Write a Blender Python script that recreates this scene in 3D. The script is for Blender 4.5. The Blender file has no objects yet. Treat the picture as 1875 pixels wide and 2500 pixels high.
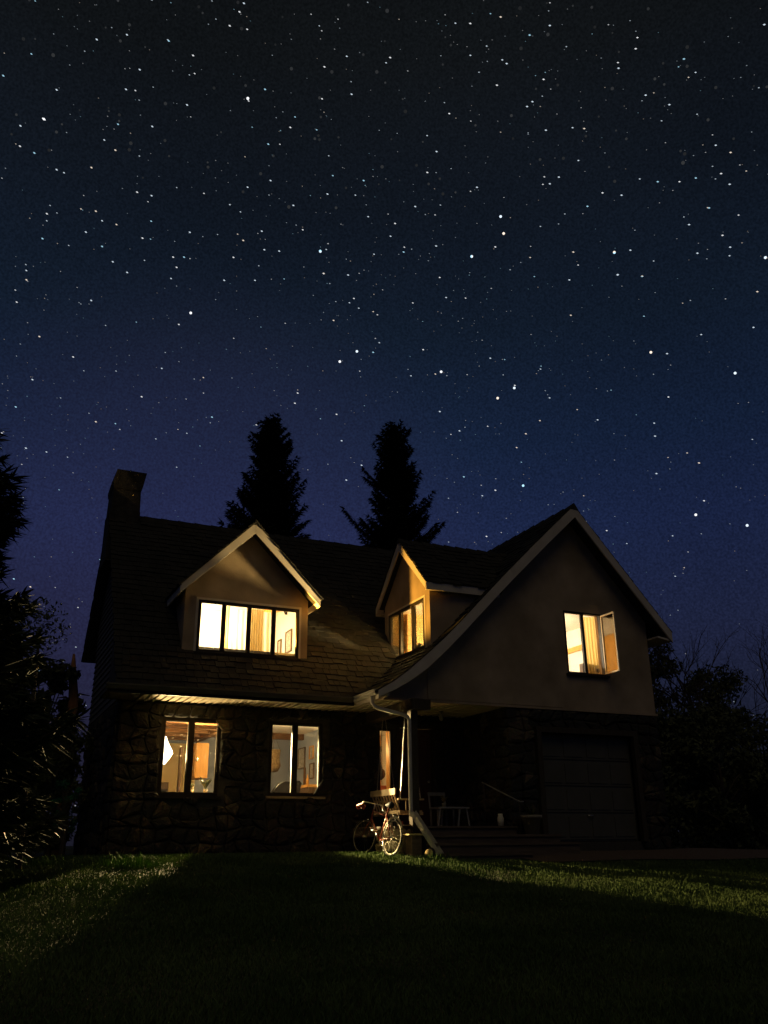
import bpy, math, random
from math import sin, cos, pi, radians as R_
from mathutils import Vector, Matrix
from mathutils.geometry import tessellate_polygon
from mathutils import noise as mnoise

sc = bpy.context.scene
col = sc.collection

# ---------------------------------------------------------------- materials
def mat(name, base=(.5, .5, .5), rough=.8, metal=0., spec=.3, emit=None, estr=0.):
    m = bpy.data.materials.new(name); m.use_nodes = True
    b = m.node_tree.nodes['Principled BSDF']
    b.inputs['Base Color'].default_value = (*base, 1)
    b.inputs['Roughness'].default_value = rough
    b.inputs['Metallic'].default_value = metal
    b.inputs['Specular IOR Level'].default_value = spec
    if emit:
        b.inputs['Emission Color'].default_value = (*emit, 1)
        b.inputs['Emission Strength'].default_value = estr
    return m

def noisy(name, c1, c2, scale=6., rough=.85, bump=.3, bdist=.02, detail=6., stretch=(1, 1, 1), spec=.25, bscale=None, metal=0., per_obj=0.):
    m = mat(name, c1, rough, metal, spec); nt = m.node_tree; N = nt.nodes; L = nt.links
    b = N['Principled BSDF']
    tc = N.new('ShaderNodeTexCoord'); mp = N.new('ShaderNodeMapping')
    mp.inputs['Scale'].default_value = stretch
    L.new(tc.outputs['Object'], mp.inputs['Vector'])
    n = N.new('ShaderNodeTexNoise'); n.inputs['Scale'].default_value = scale; n.inputs['Detail'].default_value = detail
    L.new(mp.outputs[0], n.inputs['Vector'])
    r = N.new('ShaderNodeValToRGB')
    r.color_ramp.elements[0].position = .32; r.color_ramp.elements[1].position = .7
    r.color_ramp.elements[0].color = (*c1, 1); r.color_ramp.elements[1].color = (*c2, 1)
    L.new(n.outputs['Fac'], r.inputs['Fac']); L.new(r.outputs['Color'], b.inputs['Base Color'])
    n2 = N.new('ShaderNodeTexNoise'); n2.inputs['Scale'].default_value = bscale or scale * 5; n2.inputs['Detail'].default_value = 5
    L.new(mp.outputs[0], n2.inputs['Vector'])
    bp = N.new('ShaderNodeBump'); bp.inputs['Strength'].default_value = bump; bp.inputs['Distance'].default_value = bdist
    L.new(n2.outputs['Fac'], bp.inputs['Height']); L.new(bp.outputs[0], b.inputs['Normal'])
    return m

def stone_mat(name):
    m = mat(name, (.2, .17, .13), .85, 0, .25); nt = m.node_tree; N = nt.nodes; L = nt.links
    b = N['Principled BSDF']; tc = N.new('ShaderNodeTexCoord')
    v = N.new('ShaderNodeTexVoronoi'); v.inputs['Scale'].default_value = 3.1
    L.new(tc.outputs['Object'], v.inputs['Vector'])
    sep = N.new('ShaderNodeSeparateColor'); L.new(v.outputs['Color'], sep.inputs[0])
    r = N.new('ShaderNodeValToRGB'); e = r.color_ramp.elements
    e[0].color = (.026, .024, .02, 1); e[1].color = (.11, .085, .05, 1)
    x = e.new(.35); x.color = (.036, .031, .022, 1); x = e.new(.6); x.color = (.028, .028, .025, 1); x = e.new(.8); x.color = (.046, .034, .022, 1)
    L.new(sep.outputs[0], r.inputs['Fac'])
    n = N.new('ShaderNodeTexNoise'); n.inputs['Scale'].default_value = 22; n.inputs['Detail'].default_value = 7
    L.new(tc.outputs['Object'], n.inputs['Vector'])
    mx = N.new('ShaderNodeMix'); mx.data_type = 'RGBA'; mx.blend_type = 'OVERLAY'; mx.inputs[0].default_value = .6
    L.new(r.outputs['Color'], mx.inputs[6]); L.new(n.outputs['Color'], mx.inputs[7])
    L.new(mx.outputs[2], b.inputs['Base Color'])
    bp = N.new('ShaderNodeBump'); bp.inputs['Strength'].default_value = .6; bp.inputs['Distance'].default_value = .03
    L.new(n.outputs['Fac'], bp.inputs['Height']); L.new(bp.outputs[0], b.inputs['Normal'])
    return m

def glass_mat(name, gloss=.12, tint=(.96, .97, .95), dusty=False):
    m = bpy.data.materials.new(name); m.use_nodes = True; nt = m.node_tree; N = nt.nodes; L = nt.links
    N.remove(N['Principled BSDF']); out = N['Material Output']
    t = N.new('ShaderNodeBsdfTransparent'); t.inputs[0].default_value = (*tint, 1)
    g = N.new('ShaderNodeBsdfGlossy'); g.inputs['Roughness'].default_value = .02
    f = N.new('ShaderNodeFresnel'); f.inputs[0].default_value = 1.5
    mu = N.new('ShaderNodeMath'); mu.operation = 'MULTIPLY_ADD'; mu.inputs[1].default_value = .9; mu.inputs[2].default_value = gloss * .2
    L.new(f.outputs[0], mu.inputs[0])
    mix = N.new('ShaderNodeMixShader'); L.new(mu.outputs[0], mix.inputs[0]); L.new(t.outputs[0], mix.inputs[1]); L.new(g.outputs[0], mix.inputs[2])
    L.new(mix.outputs[0], out.inputs[0])
    if dusty:
        tc = N.new('ShaderNodeTexCoord'); n = N.new('ShaderNodeTexNoise'); n.inputs['Scale'].default_value = 38; n.inputs['Detail'].default_value = 2
        L.new(tc.outputs['Object'], n.inputs['Vector'])
        r = N.new('ShaderNodeValToRGB'); r.color_ramp.elements[0].position = .7; r.color_ramp.elements[1].position = .82
        r.color_ramp.elements[0].color = (0, 0, 0, 1); r.color_ramp.elements[1].color = (.1, .1, .1, 1)
        L.new(n.outputs['Fac'], r.inputs['Fac'])
        tl = N.new('ShaderNodeBsdfTranslucent'); tl.inputs[0].default_value = (.8, .75, .6, 1)
        m2 = N.new('ShaderNodeMixShader'); L.new(r.outputs['Color'], m2.inputs[0]); L.new(mix.outputs[0], m2.inputs[1]); L.new(tl.outputs[0], m2.inputs[2])
        L.new(m2.outputs[0], out.inputs[0])
    return m

def cloth_mat(name, c1, c2, scale=10, stretch=(6, 6, .4)):
    m = noisy(name, c1, c2, scale, .9, .3, .01, stretch=stretch); nt = m.node_tree; N = nt.nodes; L = nt.links
    b = N['Principled BSDF']; out = N['Material Output']
    tl = N.new('ShaderNodeBsdfTranslucent'); tl.inputs[0].default_value = (*c2, 1)
    src = b.inputs['Base Color'].links[0].from_socket
    L.new(src, tl.inputs[0])
    mx = N.new('ShaderNodeMixShader'); mx.inputs[0].default_value = .5
    L.new(b.outputs[0], mx.inputs[1]); L.new(tl.outputs[0], mx.inputs[2]); L.new(mx.outputs[0], out.inputs[0])
    return m

def leaf_mat(name, c1, c2, scale=1.2, rough=.65, spec=.2):
    m = noisy(name, c1, c2, scale, rough, 0, .01, spec=spec); return m

M = {
    'stone': stone_mat('fieldstone'),
    'mortar': noisy('mortar', (.05, .045, .036), (.08, .072, .058), 14),
    'stucco': noisy('stucco', (.3, .225, .14), (.48, .36, .235), 1.6, .9, .8, .008, detail=10, bscale=70),
    'siding': noisy('siding', (.1, .09, .075), (.16, .14, .11), 3, .8, .3, .004, stretch=(.3, .3, 8)),
    'trim': noisy('trim', (.6, .52, .4), (.72, .63, .5), 3, .6, .25, .003, stretch=(1, 1, 1), bscale=60),
    'frame': noisy('dark_frame', (.02, .015, .009), (.032, .024, .015), 12, .55, .2, .002, spec=.25),
    'shingle': noisy('shake_shingle', (.026, .025, .02), (.046, .042, .034), 2.6, .9, .8, .012, stretch=(1, 1, 1), bscale=40),
    'soffit': noisy('soffit_boards', (.5, .42, .28), (.62, .53, .37), 2.5, .5, .25, .003, stretch=(6, .5, 6), spec=.4),
    'plywood': noisy('plywood', (.06, .05, .04), (.09, .075, .06), 5),
    'gutter': noisy('gutter_metal', (.42, .39, .32), (.6, .55, .45), 6, .35, .1, .002, spec=.6),
    'timber': noisy('timber', (.04, .03, .02), (.07, .055, .035), 9, .8, .5, .006, stretch=(3, 3, .5)),
    'deckwood': noisy('deck_boards', (.09, .065, .045), (.15, .11, .075), 5, .75, .4, .005, stretch=(.6, 4, 4)),
    'swingwood': noisy('swing_wood', (.34, .24, .12), (.48, .35, .19), 7, .6, .4, .004, stretch=(3, .6, 3)),
    'garage': noisy('garage_paint', (.085, .08, .062), (.105, .098, .078), 3, .6, .3, .003),
    'door': noisy('door_wood', (.07, .03, .02), (.12, .05, .03), 6, .5, .3, .003, stretch=(3, 3, .4)),
    'white_wall': noisy('room_plaster', (.72, .68, .6), (.78, .74, .66), 2, .9, .1, .002),
    'dim_wall': noisy('room_plaster_grey', (.3, .33, .39), (.34, .37, .43), 2, .9, .1, .002),
    'yellow_wall': noisy('room_plaster_yellow', (.76, .58, .26), (.82, .64, .32), 2, .9, .1, .002),
    'ceil_wood': noisy('ceiling_boards', (.42, .2, .05), (.58, .3, .09), 5, .55, .3, .004, stretch=(.6, 5, 5)),
    'beam': noisy('beam_wood', (.12, .06, .02), (.2, .1, .035), 6, .6, .4, .005, stretch=(.6, 5, 5)),
    'orange_wood': noisy('orange_wood', (.55, .25, .05), (.7, .36, .09), 6, .5, .2, .003, stretch=(4, 4, .5)),
    'brown': noisy('cabinet_wood', (.1, .06, .03), (.16, .1, .05), 6, .5, .2, .003, stretch=(4, 4, .5)),
    'glass': glass_mat('window_glass'),
    'glass_dusty': glass_mat('dusty_window_glass', dusty=True),
    'curtain': cloth_mat('linen_curtain', (.62, .45, .16), (.86, .76, .5), 9),
    'curtain_white': cloth_mat('sheer_curtain', (.85, .8, .62), (.9, .88, .8), 4),
    'bark': noisy('bark', (.05, .04, .03), (.13, .1, .075), 10, .95, .9, .02, stretch=(3, 3, .6)),
    'bark_pale': noisy('pale_bark', (.3, .25, .18), (.45, .38, .28), 10, .9, .8, .02, stretch=(3, 3, .6)),
    'needle': leaf_mat('needles', (.02, .03, .015), (.045, .06, .03)),
    'leaf': leaf_mat('leaves', (.05, .06, .025), (.11, .12, .05)),
    'leaf_lit': leaf_mat('orange_lit_leaves', (.12, .1, .03), (.28, .2, .06)),  # leaf colour brightened and warmed as if lit
    'leaf_green_lit': leaf_mat('green_lit_leaves', (.03, .12, .06), (.06, .3, .14)),  # green light on the bush is put into this leaf colour
    'grass': leaf_mat('grass_blades', (.055, .095, .03), (.13, .175, .06), .8, .9, .05),
    'weed': leaf_mat('weed_leaves', (.05, .11, .02), (.11, .19, .04), 3, .9, .06),
    'soil': noisy('lawn_soil', (.03, .035, .014), (.06, .065, .026), 1.5, .95, .6, .03),
    'gravel': noisy('gravel', (.08, .055, .04), (.17, .12, .085), 30, .95, .9, .02, bscale=60),
    'black': mat('black_rubber', (.015, .015, .015), .7),
    'rim_metal': mat('dull_rim', (.3, .27, .2), .45, .6),
    'dull_cream': mat('dull_mudguard', (.4, .33, .2), .5),
    'steel': mat('steel', (.6, .58, .52), .3, .9),
    'orange_paint': mat('orange_enamel', (.2, .04, .015), .35, .2, .5),
    'cream': mat('cream_plastic', (.75, .68, .5), .5),
    'white_plastic': mat('white_plastic', (.26, .26, .25), .5),
    'terracotta': noisy('pot_glaze', (.24, .21, .15), (.32, .28, .2), 5, .7),
    'red': mat('red_enamel', (.22, .03, .015), .4),
    'endgrain': noisy('log_end', (.45, .33, .14), (.62, .48, .22), 14, .9, .5, .01),
    'picture': noisy('picture_print', (.25, .23, .2), (.5, .47, .42), 25, .8, 0),
    'map': noisy('map_print', (.42, .28, .05), (.5, .35, .08), 8, .8, 0),
    'fabric': noisy('chair_fabric', (.004, .0035, .003), (.009, .008, .005), 12, .95, .5, .01, stretch=(5, 5, .5)),
    'nest': noisy('nest_straw', (.12, .07, .03), (.3, .2, .09), 30, 1, .9, .03),
    'shade': mat('lamp_shade_lit', (.9, .85, .75), .8, emit=(1., .9, .72), estr=3.5),
    'bulb_glass': mat('unlit_bulb', (.4, .38, .32), .3),
    'brick': noisy('brick', (.28, .07, .03), (.4, .12, .05), 8, .85),
}

# ---------------------------------------------------------------- mesh builder
class MB:
    def __init__(s): s.v = []; s.f = []; s.sm = []
    def add(s, vs, fs, smooth=False):
        n = len(s.v); s.v += [tuple(v) for v in vs]
        for f in fs: s.f.append(tuple(i + n for i in f)); s.sm.append(smooth)
        return s
    def box(s, x0, x1, y0, y1, z0, z1):
        if x0 > x1: x0, x1 = x1, x0
        if y0 > y1: y0, y1 = y1, y0
        if z0 > z1: z0, z1 = z1, z0
        vs = [(x, y, z) for z in (z0, z1) for y in (y0, y1) for x in (x0, x1)]
        return s.add(vs, [(0, 2, 3, 1), (4, 5, 7, 6), (0, 1, 5, 4), (2, 6, 7, 3), (0, 4, 6, 2), (1, 3, 7, 5)])
    def obox(s, c, ax, ay, az):
        c = Vector(c); ax = Vector(ax); ay = Vector(ay); az = Vector(az)
        vs = [c + ax * i + ay * j + az * k for k in (-1, 1) for j in (-1, 1) for i in (-1, 1)]
        return s.add(vs, [(0, 2, 3, 1), (4, 5, 7, 6), (0, 1, 5, 4), (2, 6, 7, 3), (0, 4, 6, 2), (1, 3, 7, 5)])
    def bar(s, a, b, w, h, up=(0, 0, 1)):
        a = Vector(a); b = Vector(b); d = (b - a); L = d.length; d.normalize()
        sd = d.cross(Vector(up))
        if sd.length < 1e-4: sd = d.cross(Vector((0, 1, 0)))
        sd.normalize(); u = sd.cross(d)
        return s.obox((a + b) / 2, d * L / 2, sd * w / 2, u * h / 2)
    def tube(s, pts, r, n=8, caps=True, smooth=True):
        pts = [Vector(p) for p in pts]; rs = r if isinstance(r, (list, tuple)) else [r] * len(pts)
        vs = []; prev = None
        for i, p in enumerate(pts):
            d = (pts[min(i + 1, len(pts) - 1)] - pts[max(i - 1, 0)]).normalized()
            if prev is None:
                q = d.cross(Vector((0, 0, 1)))
                if q.length < 1e-3: q = d.cross(Vector((0, 1, 0)))
            else: q = prev - d * prev.dot(d)
            q.normalize(); prev = q; w = d.cross(q)
            for k in range(n):
                a = 2 * pi * k / n; vs.append(p + (q * cos(a) + w * sin(a)) * rs[i])
        fs = [(i * n + k, i * n + (k + 1) % n, (i + 1) * n + (k + 1) % n, (i + 1) * n + k) for i in range(len(pts) - 1) for k in range(n)]
        if caps: fs += [tuple(range(n - 1, -1, -1)), tuple(range((len(pts) - 1) * n, len(pts) * n))]
        return s.add(vs, fs, smooth)
    def lathe(s, prof, c=(0, 0, 0), n=20, axis='z', smooth=True):
        vs = []; c = Vector(c)
        for r, h in prof:
            for k in range(n):
                a = 2 * pi * k / n; x, y = r * cos(a), r * sin(a)
                vs.append(c + Vector((x, y, h) if axis == 'z' else ((h, x, y) if axis == 'x' else (x, h, y))))
        fs = [(i * n + k, i * n + (k + 1) % n, (i + 1) * n + (k + 1) % n, (i + 1) * n + k) for i in range(len(prof) - 1) for k in range(n)]
        return s.add(vs, fs, smooth)
    def ball(s, c, r, n=10, sq=(1, 1, 1)):
        c = Vector(c); prof = [(sin(pi * i / n), -cos(pi * i / n)) for i in range(n + 1)]
        t = MB(); t.lathe(prof, (0, 0, 0), n * 2)
        return s.add([(c.x + v[0] * r * sq[0], c.y + v[1] * r * sq[1], c.z + v[2] * r * sq[2]) for v in t.v], t.f, True)
    def prism(s, poly, a0, a1, axis='y', holes=()):
        """poly in the plane of the two other axes; extruded along axis; holes kept open."""
        def P(u, v, t): return {'y': (u, t, v), 'x': (t, u, v), 'z': (u, v, t)}[axis]
        loops = [list(poly)] + [list(h) for h in holes]
        flat = [p for l in loops for p in l]
        tris = tessellate_polygon([[Vector((p[0], p[1], 0)) for p in l] for l in loops])
        n = len(flat)
        vs = [P(u, v, a0) for u, v in flat] + [P(u, v, a1) for u, v in flat]
        fs = [tuple(t) for t in tris] + [tuple(i + n for i in reversed(t)) for t in tris]
        o = 0
        for l in loops:
            k = len(l)
            for i in range(k): j = (i + 1) % k; fs.append((o + i, o + j, o + j + n, o + i + n))
            o += k
        return s.add(vs, fs)
    def xf(s, mtx):
        s.v = [tuple(mtx @ Vector(v)) for v in s.v]; return s
    def build(s, name, m, parent=None, fix=True):
        me = bpy.data.meshes.new(name); me.from_pydata(s.v, [], s.f)
        me.polygons.foreach_set('use_smooth', s.sm)
        me.materials.append(m if not isinstance(m, str) else M[m])
        if fix and len(s.f) < 60000:
            import bmesh
            b = bmesh.new(); b.from_mesh(me); bmesh.ops.recalc_face_normals(b, faces=b.faces); b.to_mesh(me); b.free()
        me.update()
        o = bpy.data.objects.new(name, me); col.objects.link(o)
        if parent:
            o.parent = parent
            o.matrix_parent_inverse = Matrix.Translation(-Vector(wloc(parent)))
        return o

def wloc(o):
    p = Vector(o.location)
    # parts sit with identity local transform relative to world
    return p if o.parent is None else Vector((0, 0, 0)) 

def tag(o, label, cat, group=None):
    o['label'] = label; o['category'] = cat
    if group: o['group'] = group
    return o

def thing(name, label, cat, loc=(0, 0, 0), group=None):
    o = bpy.data.objects.new(name, None); col.objects.link(o); o.location = loc; o.empty_display_size = .2
    return tag(o, label, cat, group)

def rect(x0, x1, z0, z1): return [(x0, z0), (x1, z0), (x1, z1), (x0, z1)]

# ---------------------------------------------------------------- ground
def gz(x, y):
    z = -.22
    if y < 15.9: z -= .088 * (15.9 - y)
    if y < 15.9: z += .012 * sin(x * 1.7 + y * .9) + .012 * sin(y * 2.3 - x * .6)
    if y < -2: z += .088 * (-2 - y)
    if x < 1.6: z -= .07 * min(1.6 - x, 6)
    if x > 15: z -= .02 * min(x - 15, 10)
    return z

def grid(name, xs, ys, fz, m):
    mb = MB(); nx = len(xs)
    vs = [(x, y, fz(x, y)) for y in ys for x in xs]
    fs = [(j * nx + i, j * nx + i + 1, (j + 1) * nx + i + 1, (j + 1) * nx + i) for j in range(len(ys) - 1) for i in range(nx - 1)]
    mb.add(vs, fs, True); o = mb.build(name, m, fix=False); o['kind'] = 'structure'; return o

def frange(a, b, s):
    n = int(round((b - a) / s)); return [a + (b - a) * i / n for i in range(n + 1)]
xs = [-900, -300, -100, -40, -20, -12] + frange(-8, 20, .4) + [25, 35, 60, 120, 300, 900]
ys = [-900, -300, -100, -30, -12] + frange(-6, 18, .4) + [22, 28, 40, 70, 150, 400, 900]
grid('ground', xs, ys, gz, 'soil')
# gravel driveway in front of the garage
def dz(x, y): return gz(x, y) + .03
g = grid('driveway', frange(9.6, 26, .4), frange(14.1, 16.4, .25), dz, 'gravel')

# ---------------------------------------------------------------- house
house = thing('house', 'stone and stucco house with two dormers, a tall front gable and lit yellow windows', 'house', (7.5, 19, -.22))
H = house
SLOPE = 1.15
def mz(y): return 2.79 + SLOPE * (y - 16.7)            # main front roof surface height
RY, RZ = 20.84, 2.79 + SLOPE * (20.84 - 16.7)
WP = [(7.02, 2.77), (7.36, 2.965), (7.67, 3.19), (8.09, 3.54), (8.53, 3.93), (8.99, 4.375), (9.68, 5.07), (10.2, 5.585), (11.28, 6.62), (12.1, 7.38)]
def wz(x):
    if x <= WP[0][0]: return WP[0][1] - (WP[0][0] - x)
    for (a, b), (c, d) in zip(WP, WP[1:]):
        if x <= c: return b + (d - b) * (x - a) / (c - a)
    return 99

rnd = random.Random(4)
def shingled(mb, prof, axis, t0, t1, skip, expo=.19, w=.19, lift=.035, thick=.1, jit=1.0):
    """prof: polyline [(a,z)] from eave to ridge; axis 'x': runs along x, a = y.  'y': runs along y, a = x."""
    pts = [Vector((a, z)) for a, z in prof]
    seg = [0]
    for p, q in zip(pts, pts[1:]): seg.append(seg[-1] + (q - p).length)
    T = seg[-1]
    def at(s):
        s0 = min(max(s, 0), T)
        for i in range(len(seg) - 1):
            if s0 <= seg[i + 1] + 1e-9:
                d = (pts[i + 1] - pts[i]).normalized(); p = pts[i] + d * (s0 - seg[i]); break
        n = Vector((-d.y, d.x))
        if n.y < 0: n = -n
        return p + d * (s - s0), n, d
    def P3(p, t): return (t, p.x, p.y) if axis == 'x' else (p.x, t, p.y)
    rows = int(math.ceil(T / expo))
    nt = int(round((t1 - t0) / .4)); 
    for r in range(rows):
        s0, s1 = r * T / rows, (r + 1) * T / rows
        p0, n0, _ = at(s0); p1, n1, _ = at(s1)
        for k in range(nt):                                   # roof deck
            ta, tb = t0 + (t1 - t0) * k / nt, t0 + (t1 - t0) * (k + 1) / nt
            m_ = (p0 + p1) / 2
            if skip((ta + tb) / 2, m_.x): continue
            vs = [P3(q, t) for q in (p0, p1, p1 - n1 * thick, p0 - n0 * thick) for t in (ta, tb)]
            mb.add(vs, [(0, 1, 3, 2), (4, 5, 7, 6), (0, 2, 6 - 0, 4)[:0] or (0, 2, 4, 6), (1, 7, 5, 3)[:0] or (1, 3, 5, 7), (0, 6, 7, 1), (2, 3, 5, 4)])
        t = t0 - rnd.random() * w * .5
        while t < t1 + .02:
            ww = w * rnd.uniform(.6, 1.35)
            ta, tb = max(t, t0 - .03), min(t + ww - .008, t1 + .03); t += ww
            if tb - ta < .03: continue
            q0, _, dd = at(s0 - .03 + rnd.uniform(-.02, .02) * jit); q1, _, _ = at(s1 + .04)
            if skip((ta + tb) / 2, ((q0 + q1) / 2).x): continue
            l = lift * rnd.uniform(.7, 1.3)
            e0 = rnd.uniform(-.003, .006)
            b0, b1 = q0 + n0 * .004, q1 + n1 * .002; c0, c1 = q0 + n0 * (l + e0), q1 + n1 * .014
            vs = [P3(q, tt) for q in (b0, b1, c1, c0) for tt in (ta, tb)]
            mb.add(vs, [(0, 1, 3, 2), (2, 3, 5, 4), (4, 5, 7, 6), (6, 7, 1, 0), (0, 2, 4, 6), (1, 7, 5, 3)])

def under_wing(x, y, m=.12): return x < 14.5 and wz(min(x, 12.09)) > mz(y) + m and x > 7.02
# main front slope
mb = MB()
def sk(t, a):
    if under_wing(t, a) : return True
    if 3.68 < t < 6.12 and 17.6 < a < 19.3: return True
    if 8.5 < t < 10.5 and 15.9 < a < 18.1: return True
    return False
shingled(mb, [(16.68, 2.76), (17.2, mz(17.2) - .03), (RY, RZ)], 'x', 2.25, 13.0, sk)
# main back slope
shingled(mb, [(23.4, 4.42), (RY, RZ)], 'x', 2.25, 13.0, lambda t, a: False, thick=.1)
for k in range(26):                                         # ridge caps
    x = 2.22 + k * .42
    mb.add([(x, RY - .13, RZ - .12), (x, RY, RZ + .06), (x, RY + .13, RZ - .12), (x + .44, RY - .13, RZ - .15), (x + .44, RY, RZ + .03), (x + .44, RY + .13, RZ - .15)],
           [(0, 1, 4, 3), (1, 2, 5, 4), (0, 2, 1), (3, 4, 5)])
mb.build('roof', 'shingle', H, fix=False)
# wing roof
mb = MB()
def skw(t, a):
    if mz(t) > wz(a) + .12 and t < RY: return True
    if t >= RY: return a < 9
    if 8.45 < a < 10.4 and 16.0 < t < 18.1 : return True
    return False
shingled(mb, WP, 'y', 15.6, 23.0, skw)
WR = [(14.6, 4.57), (12.1, 7.38)]
shingled(mb, WR, 'y', 15.6, 23.0, lambda t, a: False)
for k in range(18):
    y = 15.55 + k * .42
    mb.add([(11.98, y, 7.3), (12.1, y, 7.46), (12.22, y, 7.28), (11.98, y + .44, 7.27), (12.1, y + .44, 7.43), (12.22, y + .44, 7.25)],
           [(0, 1, 4, 3), (1, 2, 5, 4), (0, 2, 1), (3, 4, 5)])
mb.build('wing_roof', 'shingle', H, fix=False)

# ---- lower stone walls with real fieldstones on the street faces
W1 = (3.36, 4.56, .88, 2.38); W2 = (5.58, 6.76, .9, 2.4); W3 = (8.06, 8.42, .97, 2.36)
def stones(mb, u0, u1, v0, v1, holes, place, seed, cell=.27):
    r = random.Random(seed); nu = int((u1 - u0) / cell); nv = int((v1 - v0) / (cell * .85))
    J = {}
    for i in range(nu + 1):
        for j in range(nv + 1):
            du = 0 if i in (0, nu) else r.uniform(-.34, .34); dv = 0 if j in (0, nv) else r.uniform(-.34, .34)
            J[i, j] = (u0 + (u1 - u0) * (i + du + (.3 * (j % 2) if 0 < i < nu else 0)) / nu, v0 + (v1 - v0) * (j + dv) / nv)
    for i in range(nu):
        for j in range(nv):
            q = [J[i, j], J[i + 1, j], J[i + 1, j + 1], J[i, j + 1]]
            cu = sum(p[0] for p in q) / 4; cv = sum(p[1] for p in q) / 4
            if any(h[0] - .04 < cu < h[1] + .04 and h[2] - .04 < cv < h[3] + .04 for h in holes): continue
            lim = []
            for p in q:                                     # clamp stones off the openings
                pu, pv = p
                for h in holes:
                    if h[0] < pu < h[1] and h[2] < pv < h[3]:
                        d = [(pu - h[0], 0), (h[1] - pu, 1), (pv - h[2], 2), (h[3] - pv, 3)]; k = min(d)[1]
                        if k == 0: pu = h[0] 
                        elif k == 1: pu = h[1]
                        elif k == 2: pv = h[2]
                        else: pv = h[3]
                lim.append((pu, pv))
            q = lim; dep = r.uniform(.03, .085)
            ring = []
            for k in range(4):
                a, b = q[k], q[(k + 1) % 4]
                for t in (.12, .5, .88):
                    bulge = 1.0 if t != .5 else r.uniform(1.0, 1.1)
                    pu, pv = a[0] + (b[0] - a[0]) * t, a[1] + (b[1] - a[1]) * t
                    ring.append((cu + (pu - cu) * .965 * bulge, cv + (pv - cv) * .965 * bulge))
            n = len(ring); vs = [place(u, v, 0) for u, v in ring]
            vs += [place(cu + (u - cu) * .9, cv + (v - cv) * .9, dep * .75 * r.uniform(.8, 1.15)) for u, v in ring]
            vs += [place(cu + (u - cu) * .55, cv + (v - cv) * .55, dep * r.uniform(.85, 1.2)) for u, v in ring]
            vs.append(place(cu, cv, dep * 1.05))
            fs = []
            for L_ in range(2):
                for k in range(n): fs.append((L_ * n + k, L_ * n + (k + 1) % n, (L_ + 1) * n + (k + 1) % n, (L_ + 1) * n + k))
            fs += [(2 * n + k, 2 * n + (k + 1) % n, 3 * n) for k in range(n)]
            mb.add(vs, fs, False)

def hole(h): return rect(h[0], h[1], h[2], h[3])
mb = MB()
mb.prism(rect(2.5, 10.3, -.6, 2.7), 17.9, 18.2, 'y', [hole(W1), hole(W2), hole(W3), rect(8.52, 9.42, .3, 2.42)])
mb.prism(rect(16.0, 17.9, -.6, 2.68), 10.22, 10.5, 'x')
mb.prism(rect(10.22, 14.15, -.6, 2.68), 16.0, 16.28, 'y', [rect(10.95, 13.4, -.02, 2.17)])
mb.build('wall_backing', 'mortar', H)
mb = MB()
stones(mb, 2.5, 10.2, -.45, 2.66, [W1, W2, W3, (8.5, 9.44, 0, 2.44)], lambda u, v, d: (u, 17.9 - d, v), 1)
stones(mb, 16.0, 17.85, -.4, 2.66, [], lambda u, v, d: (10.22 - d, u, v), 2, .24)
stones(mb, 10.16, 14.2, -.4, 2.66, [(10.9, 13.45, -.5, 2.24)], lambda u, v, d: (u, 16.0 - d, v), 3)
stones(mb, 17.9, 22.6, -.5, 2.66, [], lambda u, v, d: (2.5 - d, u, v), 5)
mb.build('stone_wall', 'stone', H)
# plain outer walls (left gable, back, right) in lapped siding
mb = MB()
mb.prism([(17.9, -.6), (22.65, -.6), (22.65, 5.0), (RY, RZ - .2), (17.9, 4.0)], 2.5, 2.75, 'x')
mb.box(2.75, 14.15, 22.4, 22.65, -.6, 4.9)
mb.box(13.9, 14.15, 16.28, 22.4, -.6, 4.75)
z = 2.7
while z < 7.2:                                               # lap boards on the left gable
    ylo = 17.9 if z < 4.0 else 16.7 + (z + .25 - 2.79) / SLOPE
    yhi = 22.65 if z < 5.0 else RY + (RZ - .2 - z) / ((RZ - 5.2) / (22.65 - RY))
    if yhi - ylo > .2: mb.add([(2.5, ylo, z), (2.5, yhi, z), (2.47, yhi, z), (2.47, ylo, z), (2.498, ylo, z + .14), (2.498, yhi, z + .14)], [(0, 1, 2, 3), (3, 2, 5, 4)])
    z += .14
mb.build('siding_wall', 'siding', H)
# stucco front gable
WIN = (11.84, 12.89, 3.49, 4.93)
gp = [(7.2, 2.7), (14.2, 2.7), (14.2, 4.93), (12.1, 7.26)] + [(x, z - .14) for x, z in reversed(WP[1:-1])]
mb = MB(); mb.prism(gp, 15.98, 16.2, 'y', [hole(WIN)])
mb.build('gable_wall', 'stucco', H)
mb = MB(); mb.prism([(8.3, 2.725), (11.62, 2.725), (11.62, 5.27), (10.02, 5.25), (9.2, 4.42), (8.3, 3.5)], 15.955, 15.98, 'y')
mb.build('stucco_panel', 'stucco', H)
mb = MB(); mb.box(7.3, 14.22, 15.93, 15.978, 2.66, 2.71); mb.build('gable_band', 'stucco', H)
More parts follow.
